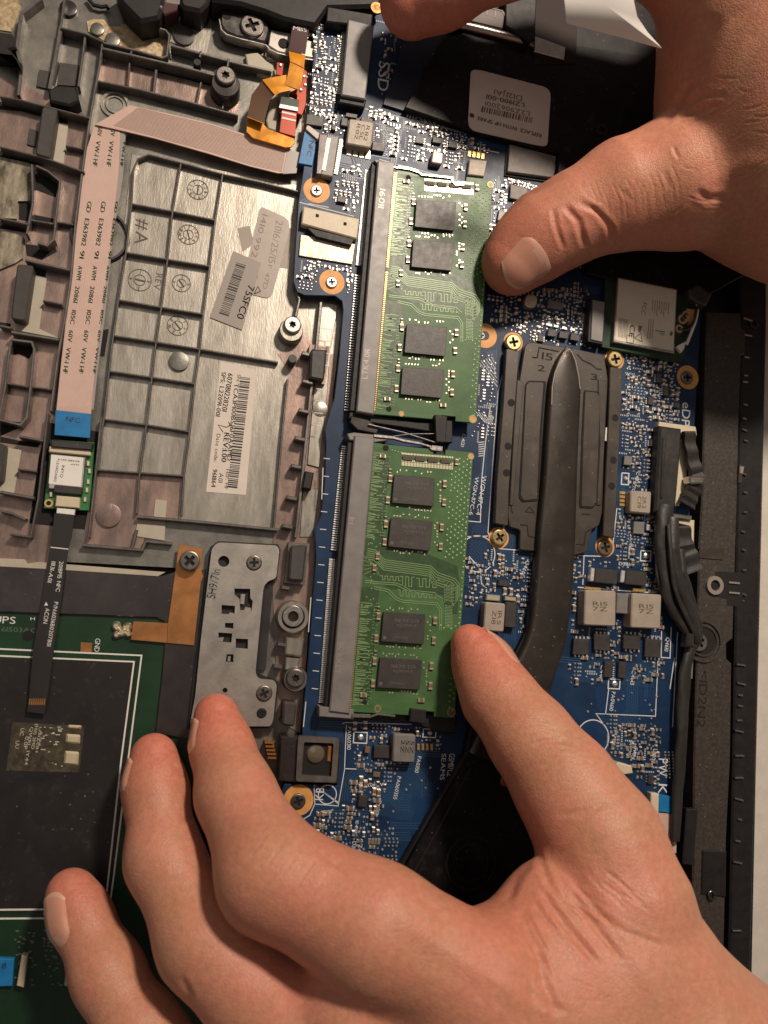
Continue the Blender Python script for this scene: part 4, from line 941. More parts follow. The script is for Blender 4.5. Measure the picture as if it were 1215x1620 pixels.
# heat pipe: flattened tube with a pointed end, its top slightly rounded
def pipe(pts_l, pts_r, z0, z1):
    mb = MB(); vs = []; fs = []; n = len(pts_l); prof = [(0, 0), (0, .62), (.02, .82), (.06, .94), (.12, .99), (.5, 1.01), (.88, .99), (.94, .94), (.98, .82), (1, .62), (1, 0)]
    for a, b in zip(pts_l, pts_r):
        A = np.array(W(*a, z1)); B = np.array(W(*b, z1))
        for u, h in prof: p = A+(B-A)*u; vs.append((*p, z0+(z1-z0)*h))
    k = len(prof)
    for i in range(n-1):
        for j in range(k-1): fs.append((i*k+j, (i+1)*k+j, (i+1)*k+j+1, i*k+j+1))
    fs.append(tuple(range(k))); fs.append(tuple((n-1)*k+j for j in reversed(range(k))))
    mb.add(vs, fs); return mb
def lerp_path(P, n=24):
    P = np.array(P, float); K = len(P)-1; out = []
    for i in range(n+1):
        t = i/n*K; k = min(int(t), K-1); f = t-k
        p0, p1, p2, p3 = P[max(k-1, 0)], P[k], P[k+1], P[min(k+2, K)]
        out.append(tuple(.5*((2*p1)+(-p0+p2)*f+(2*p0-5*p1+4*p2-p3)*f*f+(-p0+3*p1-3*p2+p3)*f**3)))
    return out
Lp = lerp_path([(896,549),(884,566),(875,590),(871,612),(866,680),(861,760),(854,834),(848,920),(840,991),(824,1034),(800,1070),(770,1130),(742,1190)], 48)
Rp = lerp_path([(903,549),(912,566),(918,590),(921,612),(918,680),(915,760),(913,834),(908,930),(897,1015),(882,1065),(868,1110),(850,1180),(838,1230)], 48)
obj('heat_pipe', pipe(Lp, Rp, .16, .46), M_PIPE, hs)
rim = MB()
rim.ps([(873,640),(874,612),(878,590),(887,569),(896,556),(901,552),(905,557),(911,572),(916,596),(918,615)], 1.7, .4, .466, ch=.01); obj('pale_pipe_edge', rim, M_HEATL, hs)  # pale line along the outline of the pipe tip
hp('pipe_shadow_gap', [(866,612),(871,612),(860,780),(846,930),(838,1000),(820,1046),(812,1040),(832,1000),(842,930),(852,830)], .05, .22, M_HOLE_SHADE, c=0)
# fan housing
fan = thing('cooling_fan', 'black fan housing half hidden behind the lower thumb', 'fan', 740, 1300, .0)
mb = MB(); mb.pp([(745,1150),(800,1140),(900,1240),(920,1500),(700,1640),(560,1600),(610,1430),(640,1378),(722,1224),(736,1196)], .0, .34, ch=.04); obj('fan_housing', mb, M_BLACKG, fan)
mb = MB(); mb.ps([(628,1384),(676,1300),(722,1222),(740,1190)], 4, .2, .40, ch=.02); obj('housing_edge', mb, M_BLACK, fan)
mb = MB(); mb.ps([(648,1392),(700,1300),(745,1215)], 3, .3, .37, ch=.01); obj('housing_edge', mb, M_BLACK, fan)
mb = MB(); mb.ring(745, 1365, 40, 37, .33, .36); mb.ring(745, 1365, 28, 26, .33, .35); obj('bearing_ring', mb, M_BLACK, fan)
mb = MB(); mb.pp([(690,1418),(703,1412),(706,1420),(694,1424)], .3, .42, ch=.02); obj('housing_clip', mb, M_RUB, fan)
mb = MB(); mb.pp([(795,1228),(812,1232),(806,1246),(792,1243)], .3, .42, ch=.02, r=.08); obj('copper_lug', mb, M_COPPER, fan)
# ================================================================== SCREWS
screw(813,541,.12,12.5,M_SCREWY,'yellow screw at the upper left corner of the heat sink',h=.12)
screw(974,568,.12,12,M_SCREWY,'yellow screw at the upper right corner of the heat sink below the wireless card',h=.12)
screw(791,850,.06,12,M_SCREWY,'dull yellow screw at the lower left foot of the heat sink',h=.08,ang=.7)
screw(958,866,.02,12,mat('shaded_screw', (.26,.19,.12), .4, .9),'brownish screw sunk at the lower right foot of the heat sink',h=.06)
screw(501,301,.01,9,M_STEEL,'steel screw in the orange ring just above the tin can connector',ang=.2,h=.06)
screw(525,446,.01,9,M_STEEL,'steel screw in the orange ring at the rounded corner of the board',ang=.2,h=.06)
screw(1088,597,.01,9.5,M_SCREWD,'dark screw in the orange ring right of the wireless card',ang=.1,h=.06)
screw(472,1268,.01,12,M_SCREWD,'dark screw in the orange ring tucked beside the index finger',ang=.4,h=.05)
screw(762,531,.01,6,M_SCREWD,'tiny screw in the orange ring at the right edge of the upper memory module',ang=.2,h=.03)
screw(357,118,.05,16,M_SCREWD,'dark round screw on a raised post left of the amber ribbon',torx=True,h=.12)
screw(463,513,-.05,14,M_STEEL,'bright screw on the pale raised post left of the upper memory socket',torx=True,h=.12)
screw(468,1073,.0,15,M_SCREWD,'dark screw on the post below the big threaded ring',torx=True,h=.1)
screw(399,39,.0,19,M_SCREWD,'large dark screw on the rounded hinge bracket at the top',h=.1,ang=.5)
screw(402,890,.0,12,M_SCREWD,'upper screw in the perforated zinc bracket',h=.03,ang=.1)
screw(418,1097,.0,12.5,M_SCREWD,'lower screw in the perforated zinc bracket',h=.03,ang=.5)
screw(414,1128,.0,7.5,M_BLACK,'small black screw at the bottom end of the perforated zinc bracket',h=.03)
screw(300,887,.02,16.5,M_SCREWD,'flat wide screw clamping the copper tape',h=.06,ang=.9)
screw(953,205,.24,9,M_BLACK,'barely visible black screw in the shadow of the upper hand',h=.05)
# ================================================================== ZINC BRACKET
br = thing('zinc_bracket', 'grey zinc bracket with punched square openings right of the copper tape', 'bracket', 370, 1000, -.1)
O = [(335,868),(344,858),(438,863),(442,870),(437,915),(424,919),(417,928),(404,1064),(409,1074),(434,1076),(438,1084),(432,1140),(428,1149),(300,1149),(309,1100),(318,1010)]
zb = -.01
def hole(pts): return px2w(pts, zb)
def circ(x, y, r, n=20): cx, cy = W(x, y, zb); k = PXS(x, y, zb)*r; return [(cx+k*math.cos(2*PI*i/n), cy+k*math.sin(2*PI*i/n)) for i in range(n)]
H_ = [circ(354,888,9),circ(402,890.5,12.5),circ(418,1097,13),circ(414,1128,8),circ(356,1092,4),
      hole([(371,931),(396,931.5),(396,946),(400,951),(398,966),(380,965),(379,948),(371,940)]),hole([(350.5,957),(372,958.5),(371,972),(350.5,971)]),hole([(356,985.5),(369.5,985.5),(369,994.5),(356,993)]),
      hole([(345.5,1000.5),(367.5,1002),(366,1016.5),(345.5,1015)]),hole([(373,1010),(392.5,1011),(392,1026.5),(373,1025)]),hole([(359,1035),(369.5,1035),(369,1047.5),(357,1047)])]
mb = MB(); mb.holed(rounded(ccw(px2w(O, zb)), .10), H_, -.12, zb); obj('plate', mb, M_BRACK, br)
mb = MB(); mb.pp([(332,866),(345,856),(440,861),(444,870),(438,918),(420,926),(408,1066),(440,1078),(434,1152),(296,1152)], -.4, -.14); obj('dark_backing', mb, M_BLACK, br)
for p in ([(388,960),(398,962),(396,968),(386,966)],[(363,969),(372,970),(371,974),(362,973)],[(345,1009),(354,1008),(352,1015),(345,1014)],[(361,1038),(365,1038),(364,1046),(360,1046)],[(381,940),(388,940),(386,956),(380,955)]):
    mb = MB(); mb.pp(p, -.14, -.06); obj('tab_in_opening', mb, M_BRACK, br)
mb = MB(); text(mb, '5H9/71n', (340,948), (349,902), 14, zb+.004, bold=.012); obj('stamped_code', mb, M_STEEL, br)
fl = [(418,930),(436,916),(442,930),(430,1060),(406,1064)]
mb = MB(); mb.pp([(419,928),(432,930),(420,1060),(406,1060)], -.42, -.3); obj('inner_step', mb, M_SMOKE, br)
# ================================================================== HINGE BRACKET
hb = thing('hinge_bracket', 'dark polished hinge bracket with a rounded end at the top', 'bracket', 400, 45, -.05)
mb = MB(); mb.pp([(350,12),(360,7),(385,10),(406,22),(424,34),(427,48),(421,68),(400,62),(375,58),(356,50),(348,38)], -.35, .0, ch=.05, r=.12); obj('bracket_plate', mb, mat('dark_polished_metal', (.14,.13,.125), .28, .9, var=.2, vscale=3), hb)
mb = MB(); mb.pp([(428,46),(470,54),(500,68),(497,92),(470,88),(440,82),(424,72)], -.35, -.08, ch=.03); obj('bracket_tongue', mb, M_BRACK, hb)
mb = MB(); mb.ps([(347,30),(350,46),(358,54),(380,61),(402,66),(421,71),(427,78),(440,84),(470,91),(500,95)], 2.4, -.3, -.02, ch=.01); obj('bright_edge', mb, M_STEEL, hb)
for x, y, r in ((359,25,7),(449,66,8)):
    mb = MB(); cx, cy = W(x, y, .0); mb.lathe(cx, cy, [(r*PXS(x, y), -.05), (r*PXS(x, y), .008 if x < 400 else -.07)], 20); obj('bracket_hole', mb, M_HOLE_SHADE, hb)
mb = MB()
tp = thing('hinge_cover', 'black moulded hinge cover at the top edge of the photo', 'hinge', 300, -10, .0)
for p in ([(180,-30),(262,-30),(258,10),(252,28),(222,34),(206,18),(192,4)],[(286,-30),(340,-30),(330,6),(318,18),(290,12),(284,4)],[(330,-40),(700,-40),(605,0),(600,10),(520,12),(500,40),(450,30),(420,18),(380,6),(335,0)]):
    mb = MB(); mb.pp(p, -.4, .35, ch=.08); obj('cover_block', mb, M_BLACK, tp)
mb = MB(); mb.pp([(259,2),(284,6),(282,16),(260,24),(256,18)], -.3, .15, ch=.03); obj('brown_bushing', mb, M_PURPLE, tp)
for x, y, r in ((255,13,4),(596,12,8)):
    mb = MB(); mb.dome(x, y, r, .3, .06, 14); obj('bright_pin', mb, M_STEEL if x < 400 else M_GOLDR, tp)
mb = MB(); mb.ring(596, 12, 9, 5, .3, .37); obj('pin_ring', mb, M_COPPER, tp)
mb = MB(); mb.tube([W3(138, -4, -.3), W3(148, 8, -.28), W3(160, 11, -.28), W3(169, 10, -.28), W3(171, 14, -.28)], .05, 8); wr = obj('bent_wire', mb, M_HOLE_SHADE); tag(wr, 'short dark curled wire end on pale metal near the top left', 'wire')
# ================================================================== AMBER RIBBON
ar = thing('amber_ribbon', 'glossy amber ribbon circuit folded into a zigzag near the top', 'ribbon cable', 440, 150, .0)
def ap(name, pts, z0, z1, m, c=.005): mb = MB(); mb.pp(pts, z0, z1, ch=c); return obj(name, mb, m, ar)
def ramp(name, quads, m):        # ribbon lengths that rise and fall: (left px, right px, z)
    mb = MB(); vs = []; fs = []
    for a, b, z in quads: vs += [W3(*a, z), W3(*b, z), W3(*b, z-.015), W3(*a, z-.015)]
    for i in range(len(quads)-1):
        for j in range(4): fs.append((4*i+j, 4*i+(j+1) % 4, 4*i+4+(j+1) % 4, 4*i+4+j))
    fs.append((3, 2, 1, 0)); k = 4*(len(quads)-1); fs.append((k, k+1, k+2, k+3)); mb.add(vs, fs); return obj(name, mb, m, ar)
ramp('ribbon_maroon', [((464,30),(490,36),.16),((460,60),(486,64),.20),((457,80),(483,86),.26)], M_PURPLE)
ramp('ribbon_length', [((457,81),(483,87),.26),((459,98),(481,107),.34),((455,120),(478,128),.26),((450,134),(473,142),.20)], M_ORANGE)
ramp('ribbon_length', [((473,140),(455,118),.17),((444,146),(432,122),.2),((435,151),(415,126),.30)], M_ORANGE)
ramp('ribbon_underside', [((415,127),(435,150),.28),((398,150),(427,158),.2),((391,186),(417,196),.24)], M_BROWNF)
ap('ribbon_length', [(391,186),(417,196),(424,204),(465,219),(466,226),(461,232),(452,233),(400,218),(390,208)], .0, .05, M_ORANGE)
for a, b, z in (((459,97),(481,107),.345),((416,127),(435,150),.305),((391,185),(418,196),.245)):
    mb = MB(); mb.tube([W3(*a, z), W3(*b, z)], .014, 6); obj('bright_fold', mb, M_ORANGE, ar)
mb = MB(); text(mb, 'MBS', (464,47), (485,51), 7, .195); obj('print', mb, M_WTXT, ar)
ap('dark_chip', [(445,152),(473,158),(472,171),(442,166)], -.1, .06, M_GREEND)
ap('metal_clip', [(443,164),(472,170),(471,176),(441,170)], -.1, .09, M_STEEL)
rf = thing('red_flex', 'short shiny red flex strip beside the amber ribbon', 'ribbon cable', 456, 195, -.1)
for n_, pts, z0, z1, m_ in (('flex_strip',[(446,172),(470,176),(467,216),(442,209)],-.2,.04,M_RED),('flex_arm',[(438,98),(449,100),(447,120),(437,118)],-.2,.0,M_RED),('flex_arm',[(480,108),(486,114),(484,165),(478,182),(468,178),(470,150),(458,146),(470,140),(478,130)],-.2,.0,M_RED)):
    mb = MB(); mb.pp(pts, z0, z1, ch=.01); obj(n_, mb, m_, rf)
for y in (177, 186):
    mb = MB(); mb.ps([(446,y),(468,y+5)], 3, .03, .05); obj('bright_bar', mb, M_WLABEL, rf)
for x, y in ((481,122),(483,135),(476,143),(444,104)):
    mb = MB(); mb.dome(x, y, 3.2, 0, .05, 9); obj('solder_bead', mb, M_SOLDER, rf)
# cream frame parts round the ribbon
for p in ([(388,85),(408,82),(422,96),(432,102),(436,118),(424,124),(392,108)],[(437,150),(440,168),(438,208),(424,203),(421,190),(428,160)]):
    mb = MB(); mb.pp(p, -.6, -.25, ch=.03); obj('cream_frame', mb, M_CREAM, ch)
# ================================================================== PINK FLAT CABLE
fc = thing('flat_cable', 'long pinkish flat cable folded at a right angle and printed in green', 'flat cable', 150, 400, -.2)
def fp(name, pts, z0, z1, m, c=.004): mb = MB(); mb.pp(pts, z0, z1, ch=c); return obj(name, mb, m, fc)
fp('cable_run', [(150,197),(205,166),(260,178),(330,194),(400,216),(460,236),(473,241),(468,273),(440,274),(395,263),(330,243),(245,219),(190,206)], -.14, -.10, M_FFC)
fp('cable_run', [(149,198),(190,207),(187,280),(176,380),(160,500),(150,580),(144,655),(89,649),(97,570),(112,440),(124,340),(136,240)], -.2, -.155, M_FFC)
fp('cable_side_strip', [(188,207),(199,210),(194,280),(178,380),(166,500),(154,590),(148,648),(143,648),(150,580),(160,500),(176,380),(187,280)], -.21, -.165, M_FFCG)
fp('cable_end', [(455,236),(474,241),(469,274),(447,275)], -.12, -.085, M_FFCG)
cg = MB()
rr = random.Random(3)
for i in range(22):
    t = i/22
    a = (208-40*t, 170+29*t); pts = [(a[0]+10, a[1]), (262-t*14, 181+37*t), (332, 197+44*t), (400-3*t, 219+43*t), (452-6*t, 238+35*t)]
    cg.ps(pts, .7, -.1, -.092)
for i in range(20):
    t = i/20
    cg.ps([(152+36*t,203+7*t),(141+46*t,240),(128+50*t,340),(116+56*t,430),(100+54*t,570),(91+53*t,645)], .5, -.155, -.1515)
obj('conductor_lines', cg, M_FFCL, fc, kind='stuff')
tx = MB()
for (xa, xb, dx) in ((154,101,0),(175,126,0),(197,148,1)):
    def P(f, y): return (xa+(xb-xa)*((y-210)/(580-210)), y)
    m_ = 0
    for s_, y0, y1 in (('60V',200,214),('VW-1 HF',222,262),('GD',318,335),('E363982',345,388),('91',396,408),('AWM',420,442),('20861',452,478),('105C',490,512),('60V',522,540),('VW-1 HF',549,590)):
        h = 7 if not dx else 4.5
        a, b = P(0, y0), P(0, y1); text(tx, s_, a, b, h, -.150, bold=.009)
obj('green_print', tx, M_INKG, fc)
mb = MB(); mb.pp([(88,649),(144,655),(142,693),(86,688)], -.2, -.13, ch=.005); obj('blue_end', mb, M_BLUE, fc)
mb = MB(); text(mb, 'NFC', (104,666), (126,669), 8, -.127); obj('print', mb, M_INK, fc)
mb = MB(); mb.pp([(482,207),(501,229),(494,262),(472,258)], -.1, .05, ch=.01); obj('blue_end', mb, M_BLUE, fc)
mb = MB(); text(mb, 'NFC', (490,222), (485,246), 7, .053); obj('print', mb, M_INK, fc)
mb = MB(); mb.pp([(486,196),(507,212),(504,222),(484,204)], -.05, .06, ch=.01); obj('cable_tab', mb, M_LABEL, fc)
# ================================================================== SMALL WIRELESS BOARD (with its square label)
nf = thing('antenna_chip_board', 'little green board with a square white label under the blue cable end', 'circuit board', 110, 750, -.3)
def np_(name, pts, z0, z1, m, c=.01, r=0.): mb = MB(); mb.pp(pts, z0, z1, ch=c, r=r); return obj(name, mb, m, nf)
np_('board_panel', [(80,695),(149,700),(147,740),(141,808),(69,804),(76,740)], -.36, -.25, mat('bright_green_board', (.03,.16,.05), .35, var=.3, vscale=3))
np_('connector', [(80,695),(147,701),(145,712),(82,707)], -.25, -.05, M_SMOKE, .02)
np_('connector', [(78,706),(144,712),(143,721),(77,715)], -.25, -.12, M_IVORY, .02)
np_('shield_can', [(80,718),(136,723),(131,778),(76,773)], -.25, -.10, M_STEEL, .02)
lb = np_('square_label', [(81,719),(132,724),(128,770),(77,765)], -.10, -.092, M_WLABEL, 0)
mb = MB(); text(mb, '60488-11574', (126,729), (92,725), 3, -.089); text(mb, 'NXP', (125,734), (112,733), 3, -.089)
text(mb, '1N1YQ', (98,736), (95,755), 4.5, -.089); text(mb, 'LEARDA1102', (90,729), (85,762), 4, -.089); obj('print', mb, M_INK, lb)
np_('antenna_socket', [(86,767),(131,771),(129,783),(84,779)], -.25, -.08, M_SMOKE, .02)
np_('plug', [(89,784),(126,787),(125,804),(87,801)], -.25, -.08, M_IVORY, .02)
np_('plug_tab', [(90,803),(119,806),(117,815),(89,812)], -.3, -.14, M_WLABEL, .01)
for x, y in ((139,733),(141,745),(139,762),(137,775),(134,790),(80,782),(135,716)): np_('chip_capacitor', [(x-2,y-4),(x+3,y-4),(x+3,y+4),(x-2,y+4)], -.25, -.2, M_SOLDG)
mb = MB(); mb.ring(77, 796, 7, 4, -.25, -.235); obj('plated_ring', mb, M_GOLD, nf)
mb = MB(); cx, cy = W(77, 796, -.24); mb.lathe(cx, cy, [(.08, -.25), (.08, -.24)], 14); obj('board_hole', mb, M_HOLE_SHADE, nf)
# ================================================================== BLACK PRINTED CABLE
bc = thing('black_flex_cable', 'thin black flex cable with white print running down over the touchpad', 'flex cable', 80, 950, -.15)
def bp_(name, pts, z0, z1, m, c=.004): mb = MB(); mb.pp(pts, z0, z1, ch=c); return obj(name, mb, m, bc)
bp_('cable_strip', [(86,812),(118,815),(113,850),(108,868),(97,950),(85,1030),(74,1108),(71,1130),(43,1126),(46,1100),(52,1030),(66,950),(79,866),(84,830)], -.16, -.115, mat('black_flex', (.020,.018,.017), .42, 0, .5, var=.15, vscale=1))
bp_('fold_line', [(80,865),(108,868),(108,869.5),(80,866.5)], -.116, -.110, M_WTXT, 0)
mb = MB(); text(mb, '2018P15 NFC', (94,888), (88,936), 6.5, -.112); text(mb, 'P/N:6036B0207801', (86,952), (74,1022), 6.5, -.112); text(mb, '1831-A01', (82,888), (75,921), 6.5, -.112); text(mb, 'ACON', (72,962), (68,986), 7, -.112)
mb.prism(px2w([(73,952),(76,958),(70,958)], -.112), -.1125, -.112); obj('print', mb, M_WTXT, bc)
for i in range(8): bp_('gold_finger', [(46.5+i*3.3,1105),(48.6+i*3.3,1105.2),(47.6+i*3.3,1115.4),(45.5+i*3.3,1115)], -.116, -.108, M_COPPER, 0)
# ================================================================== TOUCHPAD
tpad = thing('touchpad', 'touchpad underside with a black film bordered by two white lines', 'touchpad', 120, 1200, -.3)
def tq(name, pts, z0, z1, m, c=.008, r=0.): mb = MB(); mb.pp(pts, z0, z1, ch=c, r=r); return obj(name, mb, m, tpad)
tq('circuit_board', [(-80,950),(270,970),(320,1000),(318,1620),(-80,1760)], -.42, -.30, M_GREEND)
tq('black_film', [(-80,1040),(216,1048),(171,1445),(-80,1445)], -.30, -.29, mat('black_film', (.014,.012,.0115), .44, 0, .5, var=.25, vscale=1, bump=.3, bscale=3, dust=.22))
wl_ = MB()
for l in ([(-80,1023),(224,1037),(203,1200),(180,1385),(171,1452),(-80,1454)],[(-80,1034),(212,1047),(192,1200),(166,1438),(-80,1440)]): wl_.ps(l, 2.6, -.292, -.284)
obj('white_border', wl_, mat('bright_white_print', (.72,.72,.66), .6), tpad)
tq('metal_frame', [(-80,890),(-80,967),(0,968),(150,973),(248,977),(260,983),(263,995),(255,1080),(246,1160),(300,1170),(325,900),(318,903),(282,903),(255,911),(120,900)], -.34, -.22, M_SMOKE, .015)
tq('cream_edge', [(-80,880),(38,885),(42,892),(60,889),(262,905),(250,912),(100,902),(-80,892)], -.4, -.20, M_CREAM, .01)
tq('copper_square', [(128,1016),(146,1017),(145,1034),(127,1033)], -.3, -.285, M_COPPER, 0)
mb = MB(); text(mb, 'GND', (151,1010), (149,1031), 8, -.296); text(mb, 'UPS', (-12,985), (24,987), 12, -.296); text(mb, 'H', (48,981), (55,981), 5, -.296); obj('print', mb, M_WTXT, tpad)
mb = MB(); text(mb, '61503AC', (2,999), (58,1001), 8, -.296); obj('faint_print', mb, mat('faint_green_print', (.09,.13,.08), .6), tpad)
mb = MB(); cx, cy = W(44, 1006, -.296); mb.lathe(cx, cy, [(.13, -.3), (.13, -.294)], 16); obj('board_hole', mb, M_HOLE_SHADE, tpad)
mb = MB()
for x, y, r in ((184,990,8),(193,1000,9),(202,992,8),(185,1004,7),(204,1003,6)): mb.dome(x, y, r, -.3, .14, 12)
obj('solder_blob', mb, M_SOLDG, tpad)
sb = tq('contact_window', [(20,1142),(134,1149),(125,1222),(10,1219)], -.30, -.288, mat('window_board', (.022,.018,.011), .5, 0, .5, col2=(.085,.07,.042), vscale=5), 0)
for p in ([(107,1147),(129,1148),(128,1154),(106,1153)],[(104,1161),(127,1163),(126,1178),(103,1176)],[(102,1188),(125,1190),(123,1212),(100,1210)]):
    mb = MB(); mb.pp(p, -.288, -.24, ch=.05, r=.05); obj('gold_contact', mb, mat('cream_gold_contact', (.70,.60,.40), .35, .35), sb)
mb = MB(); rr = random.Random(9)
for s_, a, b, h in (('(Hd) 2MO',(56,1145),(49,1185),5),('US1ZUH',(62,1150),(56,1190),4),('QWRI',(48,1150),(43,1178),5),('UC',(33,1152),(31,1164),6),('0.0P',(40,1165),(37,1185),6),('UU',(25,1172),(24,1184),6),('1Y44',(42,1188),(39,1210),5),('E 34',(63,1158),(60,1180),4)): text(mb, s_, a, b, h, -.286)
for i in range(26): 
    x = rr.uniform(64, 98); y = rr.uniform(1150, 1212); mb.pbox(x, y, rr.uniform(2, 8), 1.6, -.288, -.284)
obj('print', mb, mat('cream_print', (.50,.47,.38), .6), sb)
tq('ribbon_stiffener', [(-40,1515),(22,1518),(19,1560),(-40,1562)], -.3, -.18, M_BLUE)
mb = MB(); text(mb, '8', (2,1532), (9,1532), 9, -.176); obj('print', mb, M_INK, tpad)
tq('white_connector', [(34,1512),(43,1513),(37,1563),(26,1560)], -.3, -.1, M_IVORY, .02)
tq('white_connector', [(107,1507),(114,1508),(110,1562),(101,1560)], -.3, -.1, M_STEEL, .02)
mb = MB(); rr = random.Random(21)
for i in range(70):
    x = rr.choice((rr.uniform(24, 56), rr.uniform(68, 98))); y = rr.uniform(1470, 1560); mb.pbox(x, y, rr.uniform(2, 6), 2, -.3, -.285)
for i in range(5):
    for j in range(3): mb.dome(70+i*6, 1486+j*5, 1.8, -.3, .02, 7)
obj('solder_points', mb, mat('dull_solder', (.16,.17,.13), .5, .3), tpad, kind='stuff')
ct = thing('copper_tape', 'orange copper tape strip bent into an L and held by a wide screw', 'copper tape', 270, 950, -.15)
mb = MB(); mb.pp([(283,862),(321,868),(318,902),(322,912),(318,920),(307,1021),(264,1017),(266,985),(273,935)], -.22, -.175, ch=.004); obj('tape_strip', mb, M_COPPER, ct)
mb = MB(); mb.pp([(211,983),(266,986),(264,1017),(207,1012)], -.30, -.20, ch=.004); obj('tape_strip', mb, M_COPPER, ct)
# ================================================================== PAPER STICKERS ON THE METAL
def sticker(label, pts, z, m, r=.0): 
    t = thing('sticker', label, 'sticker', sum(p[0] for p in pts)/len(pts), sum(p[1] for p in pts)/len(pts), z)
    mb = MB(); mb.pp(pts, z, z+.008, r=r); obj('label_sheet', mb, m, t); return t
s1 = sticker('long pale pink label with a tall barcode and rows of part numbers', [(349,571),(406,586),(389,783),(326,778)], -.40, M_LABEL)
mb = MB(); z = -.389
def bars(mb, a0, a1, wpx, n, seed, z):
    r = random.Random(seed); A = np.array(a0, float); B = np.array(a1, float); t = 0; L = np.linalg.norm(B-A); d = (B-A)/L; nn = np.array([-d[1], d[0]])
    while t < L-3:
        w_ = r.choice((1.1, 1.1, 2., 2.8)); p = [A+d*t, A+d*(t+w_), A+d*(t+w_)+nn*wpx, A+d*t+nn*wpx]; mb.pp([tuple(q) for q in p], z-.001, z); t += w_+r.choice((1.1, 1.3, 2.2))
bars(mb, (396,598), (375,776), 16, 60, 4, z)
text(mb, 'TCA3P100BSJ6F0AAMD', (371,606), (359,728), 7, z, bold=.006); text(mb, 'SN:', (376,592), (374,604), 5, z); text(mb, '6070B1228201', (361,590), (351,650), 8, z, bold=.006); text(mb, 'SPS: L22091-001', (351,588), (341,658), 7, z, bold=.006)
text(mb, 'REV:1.00', (355,684), (350,730), 8, z, bold=.01); text(mb, 'A01', (347,748), (345,763), 7, z); text(mb, 'Date code:', (343,686), (338,730), 6, z); text(mb, '961864', (337,742), (334,770), 7, z, bold=.006); text(mb, 'HSF: HF', (358,742), (355,774), 5, z)
mb.ps([(361,668),(366,672),(358,676),(345,672),(353,684)], 1.4, z-.001, z+.001)
obj('print', mb, M_INK, s1)
s3 = sticker('small dark grey foil scrap under the grey sticker', [(376,361),(395,357),(402,385),(384,398)], -.40, M_GREYL)
s3b = sticker('grey foil scrap with rounded corner peeking right of the grey sticker', [(446,360),(462,361),(455,425),(436,422)], -.402, M_GREYL)
s2 = sticker('grey foil sticker with handwritten embossed digits and a dark dot', [(412,326),(452,344),(458,352),(457,368),(431,466),(423,472),(392,464),(386,440),(395,400)], -.388, mat('warm_grey_foil', (.33,.285,.25), .42, .1, var=.06, vscale=2), .12)
mb = MB(); z = -.379; text(mb, '2016/25/15', (437,348), (424,415), 11, z); text(mb, '1410.992', (415,338), (397,406), 9, z); text(mb, 'F 47D', (424,418), (415,456), 7, z); obj('handwriting', mb, mat('grey_pencil', (.12,.10,.09), .4, .3), s2)
mb = MB(); mb.ps([(402,465),(412,461),(408,453),(402,465)], 1.5, z, z+.002); obj('triangle_mark', mb, M_INK, s2)
mb = MB(); cx, cy = W(400, 436, z); mb.lathe(cx, cy, [(.13, z-.001), (.125, z+.003)], 18); obj('dark_dot', mb, mat('dark_green_dot', (.05,.06,.045), .5), s2)
s4 = sticker('tilted grey barcode label with the code ending in C0', [(369,397),(413,416),(383,522),(332,502)], -.379, mat('grey_barcode_label', (.30,.26,.23), .5, 0), .0)
mb = MB(); z = -.370; bars(mb, (389,420), (361,503), 16, 20, 8, z); text(mb, '75SFC0', (393,450), (374,502), 11, z, bold=.008); obj('print', mb, M_INK, s4)
# ================================================================== WIRELESS CARD
wc = thing('wireless_card', 'wireless card with a cream label of certification marks, half in shade', 'wireless card', 1020, 500, .1)
def wq(name, pts, z0, z1, m, c=.012, r=0., parent=None): mb = MB(); mb.pp(pts, z0, z1, ch=c, r=r); return obj(name, mb, m, parent or wc)
wq('card_board', [(958,436),(1092,460),(1084,566),(1076,574),(952,549)], .12, .2, M_GREEND)
wq('card_socket', [(934,470),(960,476),(954,545),(930,540)], .0, .36, M_BLACK)
wq('socket_cover', [(938,474),(957,478),(953,541),(935,537)], .2, .4, M_SOCK)
wq('shield_can', [(977,438),(1072,457),(1067,559),(970,541)], .2, .36, M_STEEL, .02)
lb = wq('card_label', [(979,441),(1070,459),(1065,555),(973,538)], .36, .37, mat('cream_label', (.70,.64,.52), .5, 0, var=.03, vscale=2), 0)
mb = MB(); z = .373
text(mb, 'CE', (997,513), (995,533), 8, z, bold=.005); text(mb, 'FCC', (1017,478), (1014,496), 7, z)
for i in range(9):
    x = 1033+i*3.6
    if i < 8: mb.ps([(x,474+i*.7),(x-1.2,492+(i % 3)*4)], .9, z-.001, z)
for i in range(7): mb.ps([(980+i*2.2,503+i*.4),(978.5+i*2.2,533+i*.4)], .8, z-.001, z)
for i in range(3): mb.ps([(1027+i*3.4,505),(1024.5+i*3.4,536)], .9, z-.001, z)
mb.ps([(1004,535),(1014,527),(1016,541),(1004,535)], 1.2, z-.001, z); mb.ps([(992,530),(1003,532),(1002,543),(991,541),(992,530)], 1.1, z-.001, z)
mb.pp([(1010,515),(1016,516),(1013,526),(1010,525)], z-.001, z); mb.pp([(1061,524),(1065,525),(1063,532),(1059,530)], z-.001, z)
mb.ps([(1037,523),(1052,525)], 1.4, z-.001, z); text(mb, 'MMK', (1044,530), (1052,531), 4, z)
obj('print', mb, mat('grey_print', (.16,.14,.11), .6), lb)
for x, y, r in ((1080,505,7),(1075,520,6),(1086,498,6)):
    mb = MB(); mb.ring(x, y, r, r*.55, .2, .3); obj('antenna_socket', mb, M_SOLDG, wc)
wq('orange_pad', [(1087,488),(1100,490),(1097,510),(1086,508)], .0, .24, M_GOLDR, 0)
wq('foil_scrap', [(1070,548),(1085,540),(1082,552),(1078,558)], .2, .3, M_WLABEL, 0)
